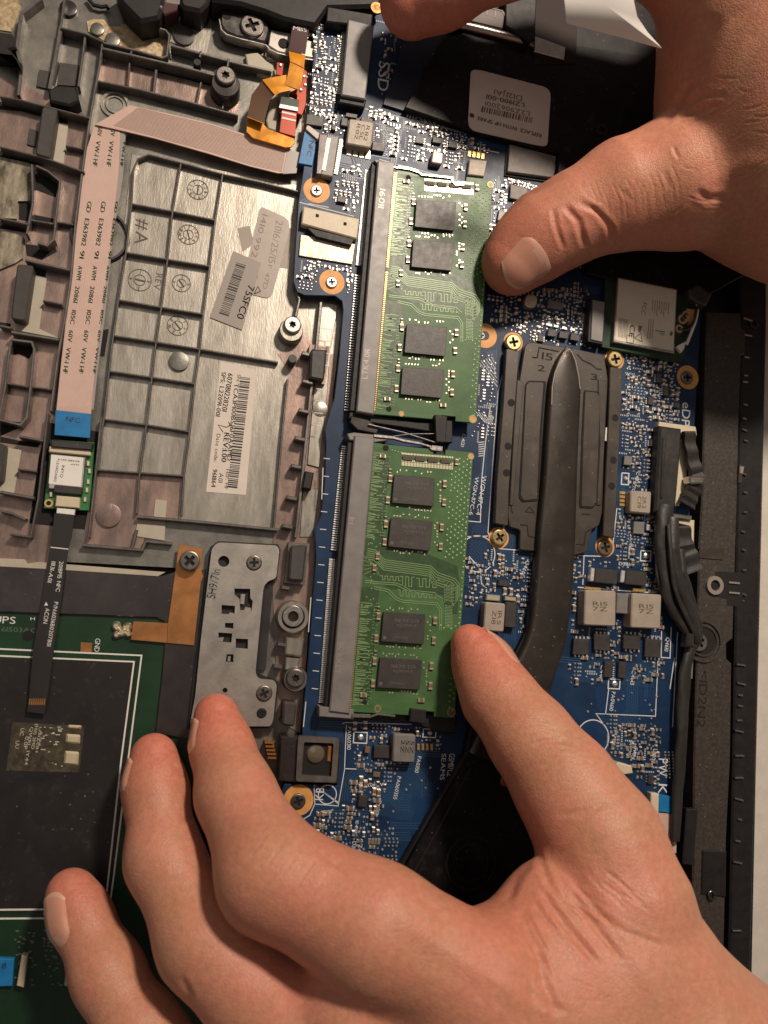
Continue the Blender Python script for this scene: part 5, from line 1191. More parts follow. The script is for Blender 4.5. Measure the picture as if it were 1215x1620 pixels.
for nm, lab, pts, r_, m_ in (('antenna_wire','thin pale antenna wire curving off the right corner of the wireless card',[(1103,470,.3),(1102,500,.35),(1094,525,.35),(1086,545,.3)],.045,M_WLABEL),
                             ('antenna_wire','thin grey antenna wire crossing toward the wireless card from the dark clip',[(1108,462,.4),(1104,480,.4),(1099,505,.4),(1090,520,.35),(1080,522,.3)],.05,M_SMOKE)):
    mb = MB(); mb.tube([W3(*p) for p in lerp_path([p[:2] for p in pts], 12) for p in [(p[0], p[1], .34)]], r_, 8); o = obj(nm, mb, m_); tag(o, lab, 'wire', 'antenna wires at the wireless card')
mb = MB(); mb.pp([(1090,458),(1104,449),(1110,452),(1127,465),(1118,484),(1104,478),(1092,470)], .1, .5, ch=.05); o = obj('cable_clip', mb, M_RUB); tag(o, 'small dark crumpled clip above the side module', 'clip')
# ================================================================== STORAGE DRIVE UNDER BLACK FILM
sd = thing('storage_drive', 'black wrapped storage drive lying in the shade of the upper hand', 'drive', 880, 200, .1)
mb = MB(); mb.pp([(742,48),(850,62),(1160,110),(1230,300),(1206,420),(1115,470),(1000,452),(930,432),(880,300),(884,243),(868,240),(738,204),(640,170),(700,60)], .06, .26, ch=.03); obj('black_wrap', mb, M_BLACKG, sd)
mb = MB(); mb.pp([(690,-60),(1200,-60),(1180,118),(1158,112),(850,66),(742,52),(690,34)], .05, .18, ch=.01); obj('painted_shade_sheet', mb, M_BLACKG, sd)  # added dark sheet standing in for the shade under the upper hand
mb = MB(); mb.pp([(650,36),(742,48),(738,206),(606,165),(640,60)], .04, .09, ch=.01); obj('drive_board', mb, mat('navy_board', (.010,.018,.040), .38, var=.3, vscale=1), sd)
mb = MB(); z = .13
for l in ([(683,86),(692,83),(705,88),(722,86)],[(686,88),(696,95),(706,102),(720,112),(730,122)],[(722,128),(735,118),(728,108)],[(624,62),(624,82)]): mb.ps(l, 2, .088, .094)
obj('scuff_print', mb, mat('grey_scuff', (.16,.16,.17), .6), sd)
lb = thing('sticker', 'large beige rounded label with upside down print on the black drive', 'sticker', 806, 170, .26)
mb = MB(); mb.pp([(745,110),(760,111),(872,140),(866,232),(850,230),(740,205)], .262, .27, r=.28); obj('label_sheet', mb, M_LABEL, lb)
mb = MB(); z = .273
text(mb, 'D121JA1', (826,152), (782,141), 8, z); text(mb, 'LZ1900-001', (830,163), (770,149), 7, z, bold=.008); text(mb, 'L2Z9062001', (838,177), (768,160), 7, z); 
bars(mb, (843,186), (762,168), -9, 40, 2, z); text(mb, 'REPLACE WITH HP SPARE #', (857,212), (746,181), 6, z, bold=.01); mb.pbox(746, 182, 6, 6, z-.001, z)
obj('print', mb, M_INKB, lb)
# rail, dark chips, card near the index finger
rl = thing('chrome_rail', 'worn chrome rail with a curved end under the upper index finger', 'metal rail', 790, 50, .3)
mb = MB(); mb.tube([W3(712,36,.3), W3(760,47,.34), W3(810,60,.34), W3(838,68,.3), W3(846,76,.2)], [.12,.13,.13,.11,.08], 12); obj('rail_tube', mb, M_STEEL, rl)
mb = MB()
for x, y, r in ((724,20,4),(729,19,4),(740,28,5),(745,31,5)): mb.dome(x, y, r, .42, .08, 10)
obj('solder_bead', mb, M_SOLDG, rl)
dc = thing('maroon_chip', 'dark maroon connector block in the shade above the chrome rail', 'connector', 770, 20, .3)
mb = MB(); mb.pp([(736,2),(800,18),(796,46),(728,30)], .2, .48, ch=.03); obj('block_body', mb, mat('maroon_body', (.055,.022,.020), .4), dc)
mb = MB()
for i in range(4): mb.ps([(745+i*13,8+i*3),(744+i*13,18+i*3)], 2.2, .48, .49)
mb.ps([(738,3),(795,17),(798,24)], 1.4, .48, .495); obj('print', mb, mat('dim_print', (.30,.24,.23), .6), dc)
mb = MB(); mb.pp([(800,-20),(850,-20),(846,60),(838,66),(800,40)], .2, .55, ch=.03); obj('black_cheek', mb, M_BLACK, dc)
mb = MB(); mb.pp([(846,56),(895,74),(893,94),(845,81)], .3, .42, ch=.02); o = obj('silver_plate', mb, M_STEEL); tag(o, 'small bright silver plate right of the chrome rail', 'metal plate')
mb = MB(); mb.pp([(846,-10),(914,-10),(912,100),(846,102)], .2, .30, ch=.02); o = obj('shade_painted_card', mb, mat('shade_painted_card', (.022,.012,.010), .75)); tag(o, 'brown card with shade painted into its colour behind the small silver plate', 'card')  # shadow of the fingers put into the card's dark colour
# paper flap held between the fingers of the upper hand
pt = [(897,-40,5.8),(1003,-40,5.9),(1003,2,5.7),(1008,26,5.5),(1024,50,5.3),(1047,76,5.1),(990,60,5.1),(897,36,5.3),(893,0,5.6)]
P3 = [W3(*p) for p in pt]; vs = P3+[p-np.array([0, 0, .02]) for p in P3]; n = len(P3)
mid = W3(958, 8, 5.66); vs = vs+[mid, mid-np.array([0, 0, .02])]; fs = []
for i in range(n):
    j = (i+1) % n; fs.append((2*n, j, i)); fs.append((2*n+1, n+i, n+j)); fs.append((i, j, n+j, n+i))
mb = MB(); mb.add(vs, fs); o = obj('paper_flap', mb, M_PAPER, smooth=True); tag(o, 'white folded paper corner hanging below the upper hand', 'paper')
# ================================================================== BLACK CABLE BUNDLE
def cable(label, pts, rad, m=M_CAB, n=22, flat=.6, steps=64, grp='black taped cables along the right side'):
    P = lerp_path([p[:2] for p in pts], steps); Zs = np.interp(np.linspace(0, len(pts)-1, steps+1), range(len(pts)), [p[2] for p in pts]); Rs = np.interp(np.linspace(0, len(pts)-1, steps+1), range(len(pts)), rad)
    rr = random.Random(len(pts)*7+int(pts[0][0])); mb = MB(); mb.tube([W3(x, y, z) for (x, y), z in zip(P, Zs)], [float(r) for r in Rs], n, flat=flat)
    ph = rr.uniform(0, 6); V = np.array(mb.v); q = V.reshape(-1, n, 3); ax_ = q.mean(1, keepdims=True); K = len(q)
    s_ = np.arange(K)[:, None]*.9; th = np.arange(n)[None, :]*2*PI/n
    f = 1+.05*np.sin(s_*.31+2*th+ph)+.035*np.sin(s_*.62-3*th+ph*2)+.04*np.sin(s_*.23+th)+.022*np.sign(np.sin(s_*.33+th*.6+ph))
    mb.v = [tuple(p) for p in (ax_+(q-ax_)*f[..., None]).reshape(-1, 3)]
    o = obj('cable', mb, m); return tag(o, label, 'cable', grp)
cd_ = thing('display_plug', 'black display plug with flat tape body beside the eDP lettering', 'plug', 1060, 740, .1)
for nm, pts, z1 in (('plug_body',[(1044,673),(1079,678),(1077,720),(1070,800),(1064,812),(1036,810),(1040,740)],.42),('plug_ridge',[(1047,690),(1056,691),(1050,790),(1043,790)],.46)):
    mb = MB(); mb.pp(pts, .1, z1, ch=.06); obj(nm, mb, M_CAB, cd_)
def flat_tape(label, pts, wpx, z, th=.1):
    mb = MB(); P = lerp_path(pts, 16); ws = np.interp(np.linspace(0, len(pts)-1, 17), range(len(pts)), wpx); k = PXS(*pts[0], z); w = px2w(P, z); vs = []; fs = []
    for i, p in enumerate(w):
        a = np.array(w[max(i-1, 0)]); b = np.array(w[min(i+1, 16)]); d = (b-a)/np.linalg.norm(b-a); nn = np.array([-d[1], d[0]])*ws[i]*k/2; dz = .03*math.sin(i*1.3)
        vs += [(*(np.array(p)+nn), z-th+dz), (*(np.array(p)+nn*.9), z+dz), (*(np.array(p)-nn*.9), z+dz+.02), (*(np.array(p)-nn), z-th+dz)]
    for i in range(16):
        for j in range(4): fs.append((4*i+j, 4*i+(j+1) % 4, 4*i+4+(j+1) % 4, 4*i+4+j))
    fs += [(3, 2, 1, 0), (64, 65, 66, 67)]; mb.add(vs, fs); o = obj('tape_strip', mb, M_CAB); return tag(o, label, 'tape', 'black tape straps')
flat_tape('black tape strap slanting from the display plug toward the bright solder tab', [(1091,682),(1094,710),(1101,740),(1106,756)], [20,20,22,20], .40)
flat_tape('black tape strap running back from the bright solder tab to the ivory strip', [(1104,762),(1096,780),(1088,800)], [22,24,26], .36)
flat_tape('wide wrinkled black tape below the ivory connector strips', [(1082,832),(1084,860),(1090,880),(1098,905)], [22,30,34,32], .40)
mb = MB(); mb.pp([(1080,905),(1089,906),(1087,912),(1079,911)], .0, .45, ch=.02); o = obj('bright_tab', mb, M_STEEL); tag(o, 'tiny bright metal tab peeping from under the wrinkled black tape', 'metal tab')
cable('thick wrinkled black taped cable below the display plug, left strand', [(1052,800,.35),(1050,850,.4),(1052,900,.4),(1062,950,.4),(1080,985,.4),(1098,1012,.35)], [.27,.27,.25,.21,.18,.14])
cable('middle black taped strand bending past the second square coil', [(1064,820,.5),(1066,870,.6),(1072,915,.6),(1088,955,.55),(1099,990,.5),(1104,1015,.4)], [.19,.20,.17,.16,.14,.12])
cable('thin loose black wire lying between the taped strands', [(1058,830,.62),(1062,880,.68),(1068,930,.64),(1086,975,.6),(1100,1005,.5)], [.07,.07,.07,.07,.06])
cable('thin black wire along the inner edge of the taped bundle', [(1040,812,.3),(1040,870,.35),(1042,915,.35),(1056,955,.35),(1076,990,.3),(1096,1012,.3)], [.07,.08,.08,.07,.07,.06])
cable('outer thin black taped strand nearest the side module', [(1076,870,.45),(1080,905,.55),(1092,945,.5),(1104,990,.45),(1106,1012,.4)], [.14,.14,.13,.12,.10])
cable('single black cable running straight down from the round seat to the wrist', [(1102,1012,.35),(1092,1030,.3),(1084,1062,.3),(1080,1120,.3),(1078,1180,.3),(1072,1250,.25),(1068,1330,.2)], [.16,.16,.18,.18,.17,.16,.14])
mb = MB(); mb.pp([(1088,1002),(1100,1003),(1099,1025),(1086,1024)], .3, .58, ch=.05); o = obj('cable_clamp', mb, M_CAB); tag(o, 'black clamp block squeezing the cables beside the bright steel screw', 'clamp')
mb = MB(); mb.ps([(1096,1032),(1094,1072),(1088,1070)], 2.5, .0, .2); o = obj('wire_hook', mb, M_HEATL); tag(o, 'small grey wire hook below the cable clamp', 'hook')
mb = MB(); mb.dome(1092, 1036, 4, .3, .06, 10); o = obj('copper_bead', mb, M_COPPER); tag(o, 'pinkish copper bead just under the bright steel screw', 'bead')
mb = MB(); mb.pp([(1079,938),(1092,944),(1091,958),(1085,956)], .0, .02); obj('gold_pad', mb, M_GOLDR, pcb)
# ================================================================== SQUARE PORT FRAME
pf = thing('port_frame', 'square metal port frame with a dark glassy opening above the index knuckle', 'port', 503, 1202, .0)
mb = MB(); mb.pp([(444,1165),(540,1170),(535,1240),(440,1236)], -.3, .10, ch=.03); obj('port_block', mb, M_SMOKE, pf)
zf = .22; mb = MB(); mb.holed(rounded(ccw(px2w([(472,1164),(537,1168),(532,1238),(468,1236)], zf)), .08), [rounded(ccw(px2w([(481,1174),(528,1176),(524,1229),(477,1226)], zf)), .04)], .08, zf); obj('frame', mb, M_RIB, pf)
mb = MB(); mb.pp([(479,1172),(529,1176),(525,1230),(476,1228)], .08, .105); obj('opening', mb, M_HOLE_SHADE, pf)
mb = MB(); mb.dome(499, 1193, 15, .1, .09, 20); obj('glass_lens', mb, mat('port_glass', (.14,.12,.08), .12, .2, coat=.5), pf)
mb = MB(); mb.pp([(519,1180),(525,1181),(523,1206),(517,1205)], .1, .15, ch=.02); obj('copper_glint', mb, M_COPPER, pf)
for i in range(5):
    mb = MB(); mb.pbox(426+i*1.2, 1175+i*6, 14, 3, -.4, -.1); obj('vent_slat', mb, M_COPPER, ch)
# ================================================================== HANDS (one continuous surface each, grown from a distance field)
def skin_material():
    m = bpy.data.materials.new('skin'); m.use_nodes = True; nt = m.node_tree; N = nt.nodes; L = nt.links; b = N['Principled BSDF']
    tc = N.new('ShaderNodeTexCoord')
    n1 = N.new('ShaderNodeTexNoise'); n1.inputs['Scale'].default_value = .8; n1.inputs['Detail'].default_value = 6; n1.inputs['Roughness'].default_value = .6
    n2 = N.new('ShaderNodeTexNoise'); n2.inputs['Scale'].default_value = 8; n2.inputs['Detail'].default_value = 5
    L.new(tc.outputs['Object'], n1.inputs['Vector']); L.new(tc.outputs['Object'], n2.inputs['Vector'])
    at = N.new('ShaderNodeAttribute'); at.attribute_name = 'redness'
    r = N.new('ShaderNodeValToRGB'); r.color_ramp.elements[0].position = .35; r.color_ramp.elements[1].position = .68
    r.color_ramp.elements[0].color = (.60, .300, .178, 1); r.color_ramp.elements[1].color = (.70, .292, .198, 1)
    L.new(n1.outputs['Fac'], r.inputs[0])
    mx = N.new('ShaderNodeMix'); mx.data_type = 'RGBA'; L.new(at.outputs['Fac'], mx.inputs['Factor'])
    L.new(r.outputs[0], mx.inputs['A']); mx.inputs['B'].default_value = (.72, .215, .145, 1)
    mm = N.new('ShaderNodeMix'); mm.data_type = 'RGBA'; mm.blend_type = 'MULTIPLY'; mm.inputs['Factor'].default_value = .42
    L.new(mx.outputs['Result'], mm.inputs['A']); L.new(n2.outputs['Fac'], mm.inputs['B'])
    nb = N.new('ShaderNodeTexNoise'); nb.inputs['Scale'].default_value = 2.4; nb.inputs['Detail'].default_value = 7; nb.inputs['Roughness'].default_value = .7; nb.inputs['Distortion'].default_value = .6
    L.new(tc.outputs['Object'], nb.inputs['Vector'])
    rb_ = N.new('ShaderNodeMapRange'); rb_.inputs['From Min'].default_value = .48; rb_.inputs['From Max'].default_value = .72; rb_.inputs['To Max'].default_value = .42; L.new(nb.outputs['Fac'], rb_.inputs['Value'])
    mb_ = N.new('ShaderNodeMix'); mb_.data_type = 'RGBA'; mb_.inputs['B'].default_value = (.50, .150, .105, 1); L.new(rb_.outputs[0], mb_.inputs['Factor']); L.new(mm.outputs['Result'], mb_.inputs['A'])
    L.new(mb_.outputs['Result'], b.inputs['Base Color'])
    rr_ = N.new('ShaderNodeMapRange'); rr_.inputs['To Min'].default_value = .36; rr_.inputs['To Max'].default_value = .62; L.new(n2.outputs['Fac'], rr_.inputs['Value']); L.new(rr_.outputs[0], b.inputs['Roughness'])
    b.inputs['Specular IOR Level'].default_value = .42
    b.inputs['Subsurface Weight'].default_value = .22; b.inputs['Subsurface Radius'].default_value = (.42, .14, .07); b.inputs['Subsurface Scale'].default_value = .8
    vo = N.new('ShaderNodeTexVoronoi'); vo.feature = 'DISTANCE_TO_EDGE'; vo.inputs['Scale'].default_value = 13.0
    no = N.new('ShaderNodeTexNoise'); no.inputs['Scale'].default_value = 3.0
    mpx = N.new('ShaderNodeMix'); mpx.data_type = 'RGBA'; mpx.inputs['Factor'].default_value = .12
    L.new(tc.outputs['Object'], mpx.inputs['A']); L.new(no.outputs['Color'], mpx.inputs['B']); L.new(mpx.outputs['Result'], vo.inputs['Vector'])
    mr = N.new('ShaderNodeMapRange'); mr.inputs['From Max'].default_value = .16; L.new(vo.outputs['Distance'], mr.inputs['Value'])
    n4 = N.new('ShaderNodeTexNoise'); n4.inputs['Scale'].default_value = 26; n4.inputs['Detail'].default_value = 3; L.new(tc.outputs['Object'], n4.inputs['Vector'])
    ad = N.new('ShaderNodeMath'); ad.operation = 'ADD'; L.new(mr.outputs[0], ad.inputs[0]); L.new(n4.outputs['Fac'], ad.inputs[1])
    bp = N.new('ShaderNodeBump'); bp.inputs['Strength'].default_value = .22; bp.inputs['Distance'].default_value = .02
    L.new(ad.outputs[0], bp.inputs['Height']); L.new(bp.outputs[0], b.inputs['Normal'])
    return m
M_SKIN = skin_material()
M_NAIL = mat('fingernail', (.62, .305, .215), .18, 0, .5, var=.06, vscale=2, sss=.15, coat=.6)
M_LUN = mat('nail_half_moon', (.66, .37, .28), .18, 0, .5, coat=.6)
M_NAILT = mat('nail_free_edge', (.66, .40, .29), .35, 0, .5)

def smin(a, b, k):
    h = np.clip(.5+.5*(b-a)/k, 0, 1); return b*(1-h)+a*h-k*h*(1-h)
def seg(P, a, ra, b, rb):
    ab = b-a; t = np.clip(((P-a) @ ab)/(ab @ ab), 0, 1)
    q = P-(a+t[:, None]*ab); return np.sqrt((q*q).sum(1))-(ra+t*(rb-ra))
class Hand:
    def __init__(s, chains, palm, k_palm=.55, k_in=.35, k_fing=.06):
        # chains: lists of (px, py, z, radius px)   palm: list of segments ((px,py,z,r),(px,py,z,r))
        cv = lambda j: (W3(j[0], j[1], j[2]), j[3]*PXS(j[0], j[1], j[2]))
        s.ch = [[cv(j) for j in c] for c in chains]; s.pa = [(cv(a), cv(b)) for a, b in palm]
        s.kp, s.ki, s.kf = k_palm, k_in, k_fing
    def sdf(s, P):
        pd = None
        for (a, ra), (b, rb) in s.pa:
            d = seg(P, a, ra, b, rb); pd = d if pd is None else smin(pd, d, .9)
        tot = None
        for c in s.ch:
            fd = None
            for (a, ra), (b, rb) in zip(c, c[1:]):
                d = seg(P, a, ra, b, rb); fd = d if fd is None else smin(fd, d, s.ki)
            fd = smin(fd, pd, s.kp) if pd is not None else fd
            tot = fd if tot is None else smin(tot, fd, s.kf)
        return tot
    def mesh(s, h=.075):
        pts = np.array([p for c in s.ch for p, r in c]+[p for g in s.pa for p, r in g]); rr = max([r for c in s.ch for p, r in c]+[r for g in s.pa for p, r in g])
        B = 4; lo = pts.min(0)-rr-.3; hi = pts.max(0)+rr+.3
        nc = np.ceil((hi-lo)/(h*B)).astype(int)+1; n = nc*B
        ax = [lo[i]+(np.arange(nc[i])+.5)*h*B-h*.5 for i in range(3)]
        C = np.stack(np.meshgrid(*ax, indexing='ij'), -1).reshape(-1, 3)
        dc = s.sdf(C).reshape(nc)
        D = np.repeat(np.repeat(np.repeat(dc, B, 0), B, 1), B, 2).astype(np.float64)
        near = np.abs(D) < h*B*1.35
        I = np.argwhere(near); P = lo+I*h
        out = np.empty(len(P))
        for k in range(0, len(P), 400000): out[k:k+400000] = s.sdf(P[k:k+400000])
        D[near] = out
        ins = D < 0
        # surface nets
        c = np.zeros(tuple(n-1), int)
        for dx in (0, 1):
            for dy in (0, 1):
                for dz in (0, 1): c += ins[dx:n[0]-1+dx, dy:n[1]-1+dy, dz:n[2]-1+dz]
        act = (c > 0) & (c < 8); ids = -np.ones(act.shape, int); A = np.argwhere(act); ids[act] = np.arange(len(A))
        V = np.zeros((len(A), 3)); cnt = np.zeros(len(A))
        corners = [(x, y, z) for x in (0, 1) for y in (0, 1) for z in (0, 1)]
        for p in corners:
            for ax_ in range(3):
                if p[ax_] == 1: continue
                q = list(p); q[ax_] = 1
                d0 = D[A[:, 0]+p[0], A[:, 1]+p[1], A[:, 2]+p[2]]; d1 = D[A[:, 0]+q[0], A[:, 1]+q[1], A[:, 2]+q[2]]
                cr = (d0 < 0) != (d1 < 0); t = np.where(cr, d0/(np.where(cr, d0-d1, 1)), 0)
                pos = np.array(p, float)+np.outer(t, np.array(q)-np.array(p)); V[cr] += pos[cr]; cnt[cr] += 1
        V = lo+(A+V/cnt[:, None])*h
        F = []
        for ax_ in range(3):
            u, v = (ax_+1) % 3, (ax_+2) % 3
            sl0 = [slice(None)]*3; sl1 = [slice(None)]*3; sl0[ax_] = slice(0, -1); sl1[ax_] = slice(1, None)
            e = ins[tuple(sl0)] != ins[tuple(sl1)]; E = np.argwhere(e)
            E = E[(E[:, u] > 0) & (E[:, v] > 0) & (E[:, u] < n[u]-1) & (E[:, v] < n[v]-1)]
            def g(du, dv):
                q = E.copy(); q[:, u] -= du; q[:, v] -= dv; return ids[q[:, 0], q[:, 1], q[:, 2]]
            Q = np.stack([g(1, 1), g(0, 1), g(0, 0), g(1, 0)], 1)
            fl = ~ins[E[:, 0], E[:, 1], E[:, 2]]; Q[fl] = Q[fl][:, ::-1]; F.append(Q)
        F = np.concatenate(F); F = F[(F >= 0).all(1)]
        nrm = s.grad(V); V = V-nrm*s.sdf(V)[:, None]*.9
        return V, F
    def grad(s, V, e=.02):
        g = np.stack([s.sdf(V+np.array(d))-s.sdf(V-np.array(d)) for d in ((e,0,0),(0,e,0),(0,0,e))], 1)
        return g/np.maximum(np.linalg.norm(g, axis=1), 1e-9)[:, None]
def subdivide(V, F):
    n = len(V); e = np.concatenate([F[:, [i, (i+1) % 4]] for i in range(4)]); es = np.sort(e, 1)
    ue, inv = np.unique(es, axis=0, return_inverse=True); inv = inv.reshape(-1)
    ev = V[ue].mean(1); fv = V[F].mean(1); m = len(F); ne = n; nf = n+len(ue); E = inv.reshape(4, m).T+ne; fc = np.arange(m)+nf
    Q = np.concatenate([np.stack([F[:, i], E[:, i], fc, E[:, (i+3) % 4]], 1) for i in range(4)])
    return np.concatenate([V, ev, fv]), Q
def build_hand(H, creases, bumps, reds, label, nails, name='hand', h=.075):
    V, F = H.mesh(h); V, F = subdivide(V, F)
    N_ = H.grad(V); V = V-N_*H.sdf(V)[:, None]
    px = project(V); view = V-CAM; view /= np.linalg.norm(view, axis=1)[:, None]; facing = np.clip(-(view*N_).sum(1)*1.6, 0, 1)
    off = np.zeros(len(V))
    for pts, wd, dep in creases:                    # folds pressed into the skin along curves on the surface
        P = np.array(pts, float); d = np.full(len(V), 1e9); tt = np.zeros(len(V)); K = len(P)-1
        bb = (px[:, 0] > P[:, 0].min()-40) & (px[:, 0] < P[:, 0].max()+40) & (px[:, 1] > P[:, 1].min()-40) & (px[:, 1] < P[:, 1].max()+40)
        I = np.where(bb)[0]; q = px[I]
        for i in range(K):
            a, b = P[i], P[i+1]; ab = b-a; t = np.clip(((q-a) @ ab)/(ab @ ab), 0, 1)
            di = np.linalg.norm(q-(a+t[:, None]*ab), axis=1); u = di < d[I]; d[I[u]] = di[u]; tt[I[u]] = (i+t[u])/K
        fade = np.clip(np.minimum(tt, 1-tt)*5, 0, 1)**.7
        x = d/wd
        off -= dep*fade*np.exp(-x*x)*facing - dep*.35*fade*np.exp(-((x-1.9)/.9)**2)*facing
    for x0, y0, rad, hgt in bumps:
        d = np.hypot(px[:, 0]-x0, px[:, 1]-y0); off += hgt*np.exp(-(d/rad)**2)*facing
    # fine unevenness
    off += .010*np.sin(V[:, 0]*3.1+V[:, 1]*1.7)*np.sin(V[:, 1]*2.3-V[:, 2]*2.9)
    V2 = V+N_*off[:, None]
    red = np.zeros(len(V))
    for (x, y, z, r, s_) in reds:
        c = W3(x, y, z); r2 = r*PXS(x, y, z); red = np.maximum(red, s_*np.exp(-(np.linalg.norm(V-c, axis=1)/r2)**2))
    o0 = np.array([*V2.mean(0)[:2], V2[:, 2].min()])
    me = bpy.data.meshes.new(name); me.vertices.add(len(V2)); me.vertices.foreach_set('co', (V2-o0).astype(np.float32).ravel())
    me.loops.add(F.size); me.loops.foreach_set('vertex_index', F.astype(np.int32).ravel())
    me.polygons.add(len(F)); me.polygons.foreach_set('loop_start', np.arange(0, F.size, 4, dtype=np.int32))
    me.polygons.foreach_set('use_smooth', np.ones(len(F), bool))
    at = me.attributes.new('redness', 'FLOAT', 'POINT'); at.data.foreach_set('value', red.astype(np.float32))
    me.update(calc_edges=True); me.validate(); me.materials.append(M_SKIN)
    o = bpy.data.objects.new(name, me); COL.objects.link(o); o.location = o0
    tag(o, label, 'hand', 'hands working on the laptop')
    for nl in nails: nail(H, o, *nl)
    return o
def nail(H, parent, base, tip, face, wid=50, off=.0, grow=1.0):
    """curved plate lying on the finger: base/tip = (px,py,z) of the bone under the nail's root and end, face = world direction the nail looks"""
    a = W3(*base); b = W3(*tip); d = b-a; L = np.linalg.norm(d); d /= L
    n = np.array(face, float); n -= (n @ d)*d; n /= np.linalg.norm(n); s = np.cross(d, n)
    nu, nv = 15, 15; O = []; Dr = []
    for j in range(nv):
        v = j/(nv-1)
        for i in range(nu):
            u = -1+2*i/(nu-1)
            # rounded outline: root and tip ends bow
            vv = v*(1-.16*u*u) + .05*u*u*(1-v)
            sh = 1-.28*max(0, .18-v)/.18
            th = math.radians(wid)*u*sh
            O.append(a+d*L*vv); Dr.append(n*math.cos(th)+s*math.sin(th))
    O = np.array(O); Dr = np.array(Dr); lo = np.zeros(len(O)); hi = np.full(len(O), 2.6)
    hit = np.zeros(len(O), bool)
    for tq_ in np.arange(.05, 1.6, .03):
        sd = H.sdf(O+Dr*tq_) > 0; new = sd & ~hit; lo[new] = tq_-.03; hi[new] = tq_; hit |= sd
    for _ in range(12):
        mid = (lo+hi)/2; sd = H.sdf(O+Dr*mid[:, None]); lo = np.where(sd < 0, mid, lo); hi = np.where(sd < 0, hi, mid)
    t = lo
    V = []; us = np.tile(np.linspace(-1, 1, nu), nv); vs = np.repeat(np.linspace(0, 1, nv), nu)
    edge = np.minimum(1, np.minimum((1-np.abs(us))*3.2, vs*4))
    lift = -.005+.045*edge**.6 + .012*vs
    top = O+Dr*(t+lift*grow)[:, None]; bot = O+Dr*(t-.05)[:, None]
    mb = MB(); n_ = nu*nv; fs = []; ms = []
    for j in range(nv-1):
        for i in range(nu-1):
            q = j*nu+i; fs.append((q, q+1, q+nu+1, q+nu)); ms.append(1 if j >= nv-2 else (2 if j < 3-abs(i-7)/2.2 else 0))
    rim = [i for i in range(nu)]+[j*nu+nu-1 for j in range(1, nv)]+[(nv-1)*nu+i for i in reversed(range(nu-1))]+[j*nu for j in reversed(range(1, nv-1))]
    for k in range(len(rim)): fs.append((rim[k], n_+rim[k], n_+rim[(k+1) % len(rim)], rim[(k+1) % len(rim)])); ms.append(1)
    for f, m_ in zip(fs, ms): pass
    mb.v = [tuple(p) for p in top]+[tuple(p) for p in bot]; mb.f = fs; mb.m = ms
    o = obj('fingernail', mb, [M_NAIL, M_NAILT, M_LUN], parent, smooth=True)
    me = o.data; me.update()
    return o

lower = Hand(
    chains=[
        [(742,1015,1.0,26),(762,1050,1.1,42),(790,1105,1.6,52),(838,1165,2.3,60),(895,1245,3.0,73),(948,1330,3.6,86),(985,1430,4.1,100)],     # thumb
        [(342,1134,.85,36),(352,1185,1.15,46),(372,1255,1.9,59),(432,1385,3.5,84),(590,1470,4.4,94),(750,1556,4.8,94)],                  # index finger
        [(243,1198,.65,38),(246,1250,.9,48),(260,1360,1.7,58),(325,1490,2.7,72),(470,1640,3.6,92),(700,1700,4.2,110)],                       # middle finger
        [(112,1414,.75,40),(128,1450,.95,45),(170,1540,1.6,53),(225,1640,2.2,62),(300,1740,2.8,74),(520,1800,3.4,95)],                       # ring finger
    ],
    palm=[((868,1432,3.9,60),(930,1500,4.0,90)),((800,1585,4.4,95),(945,1490,4.0,95)),((760,1590,4.4,120),(1000,1640,4.0,170)),((560,1600,3.9,100),(860,1690,4.0,150)),
          ((600,1750,3.4,110),(1000,1850,3.8,220)),((990,1534,4.0,116),(1104,1900,4.0,222)),((1100,1850,4.0,260),(1350,2250,5.0,280))],
    k_palm=.34, k_in=.4, k_fing=.08)
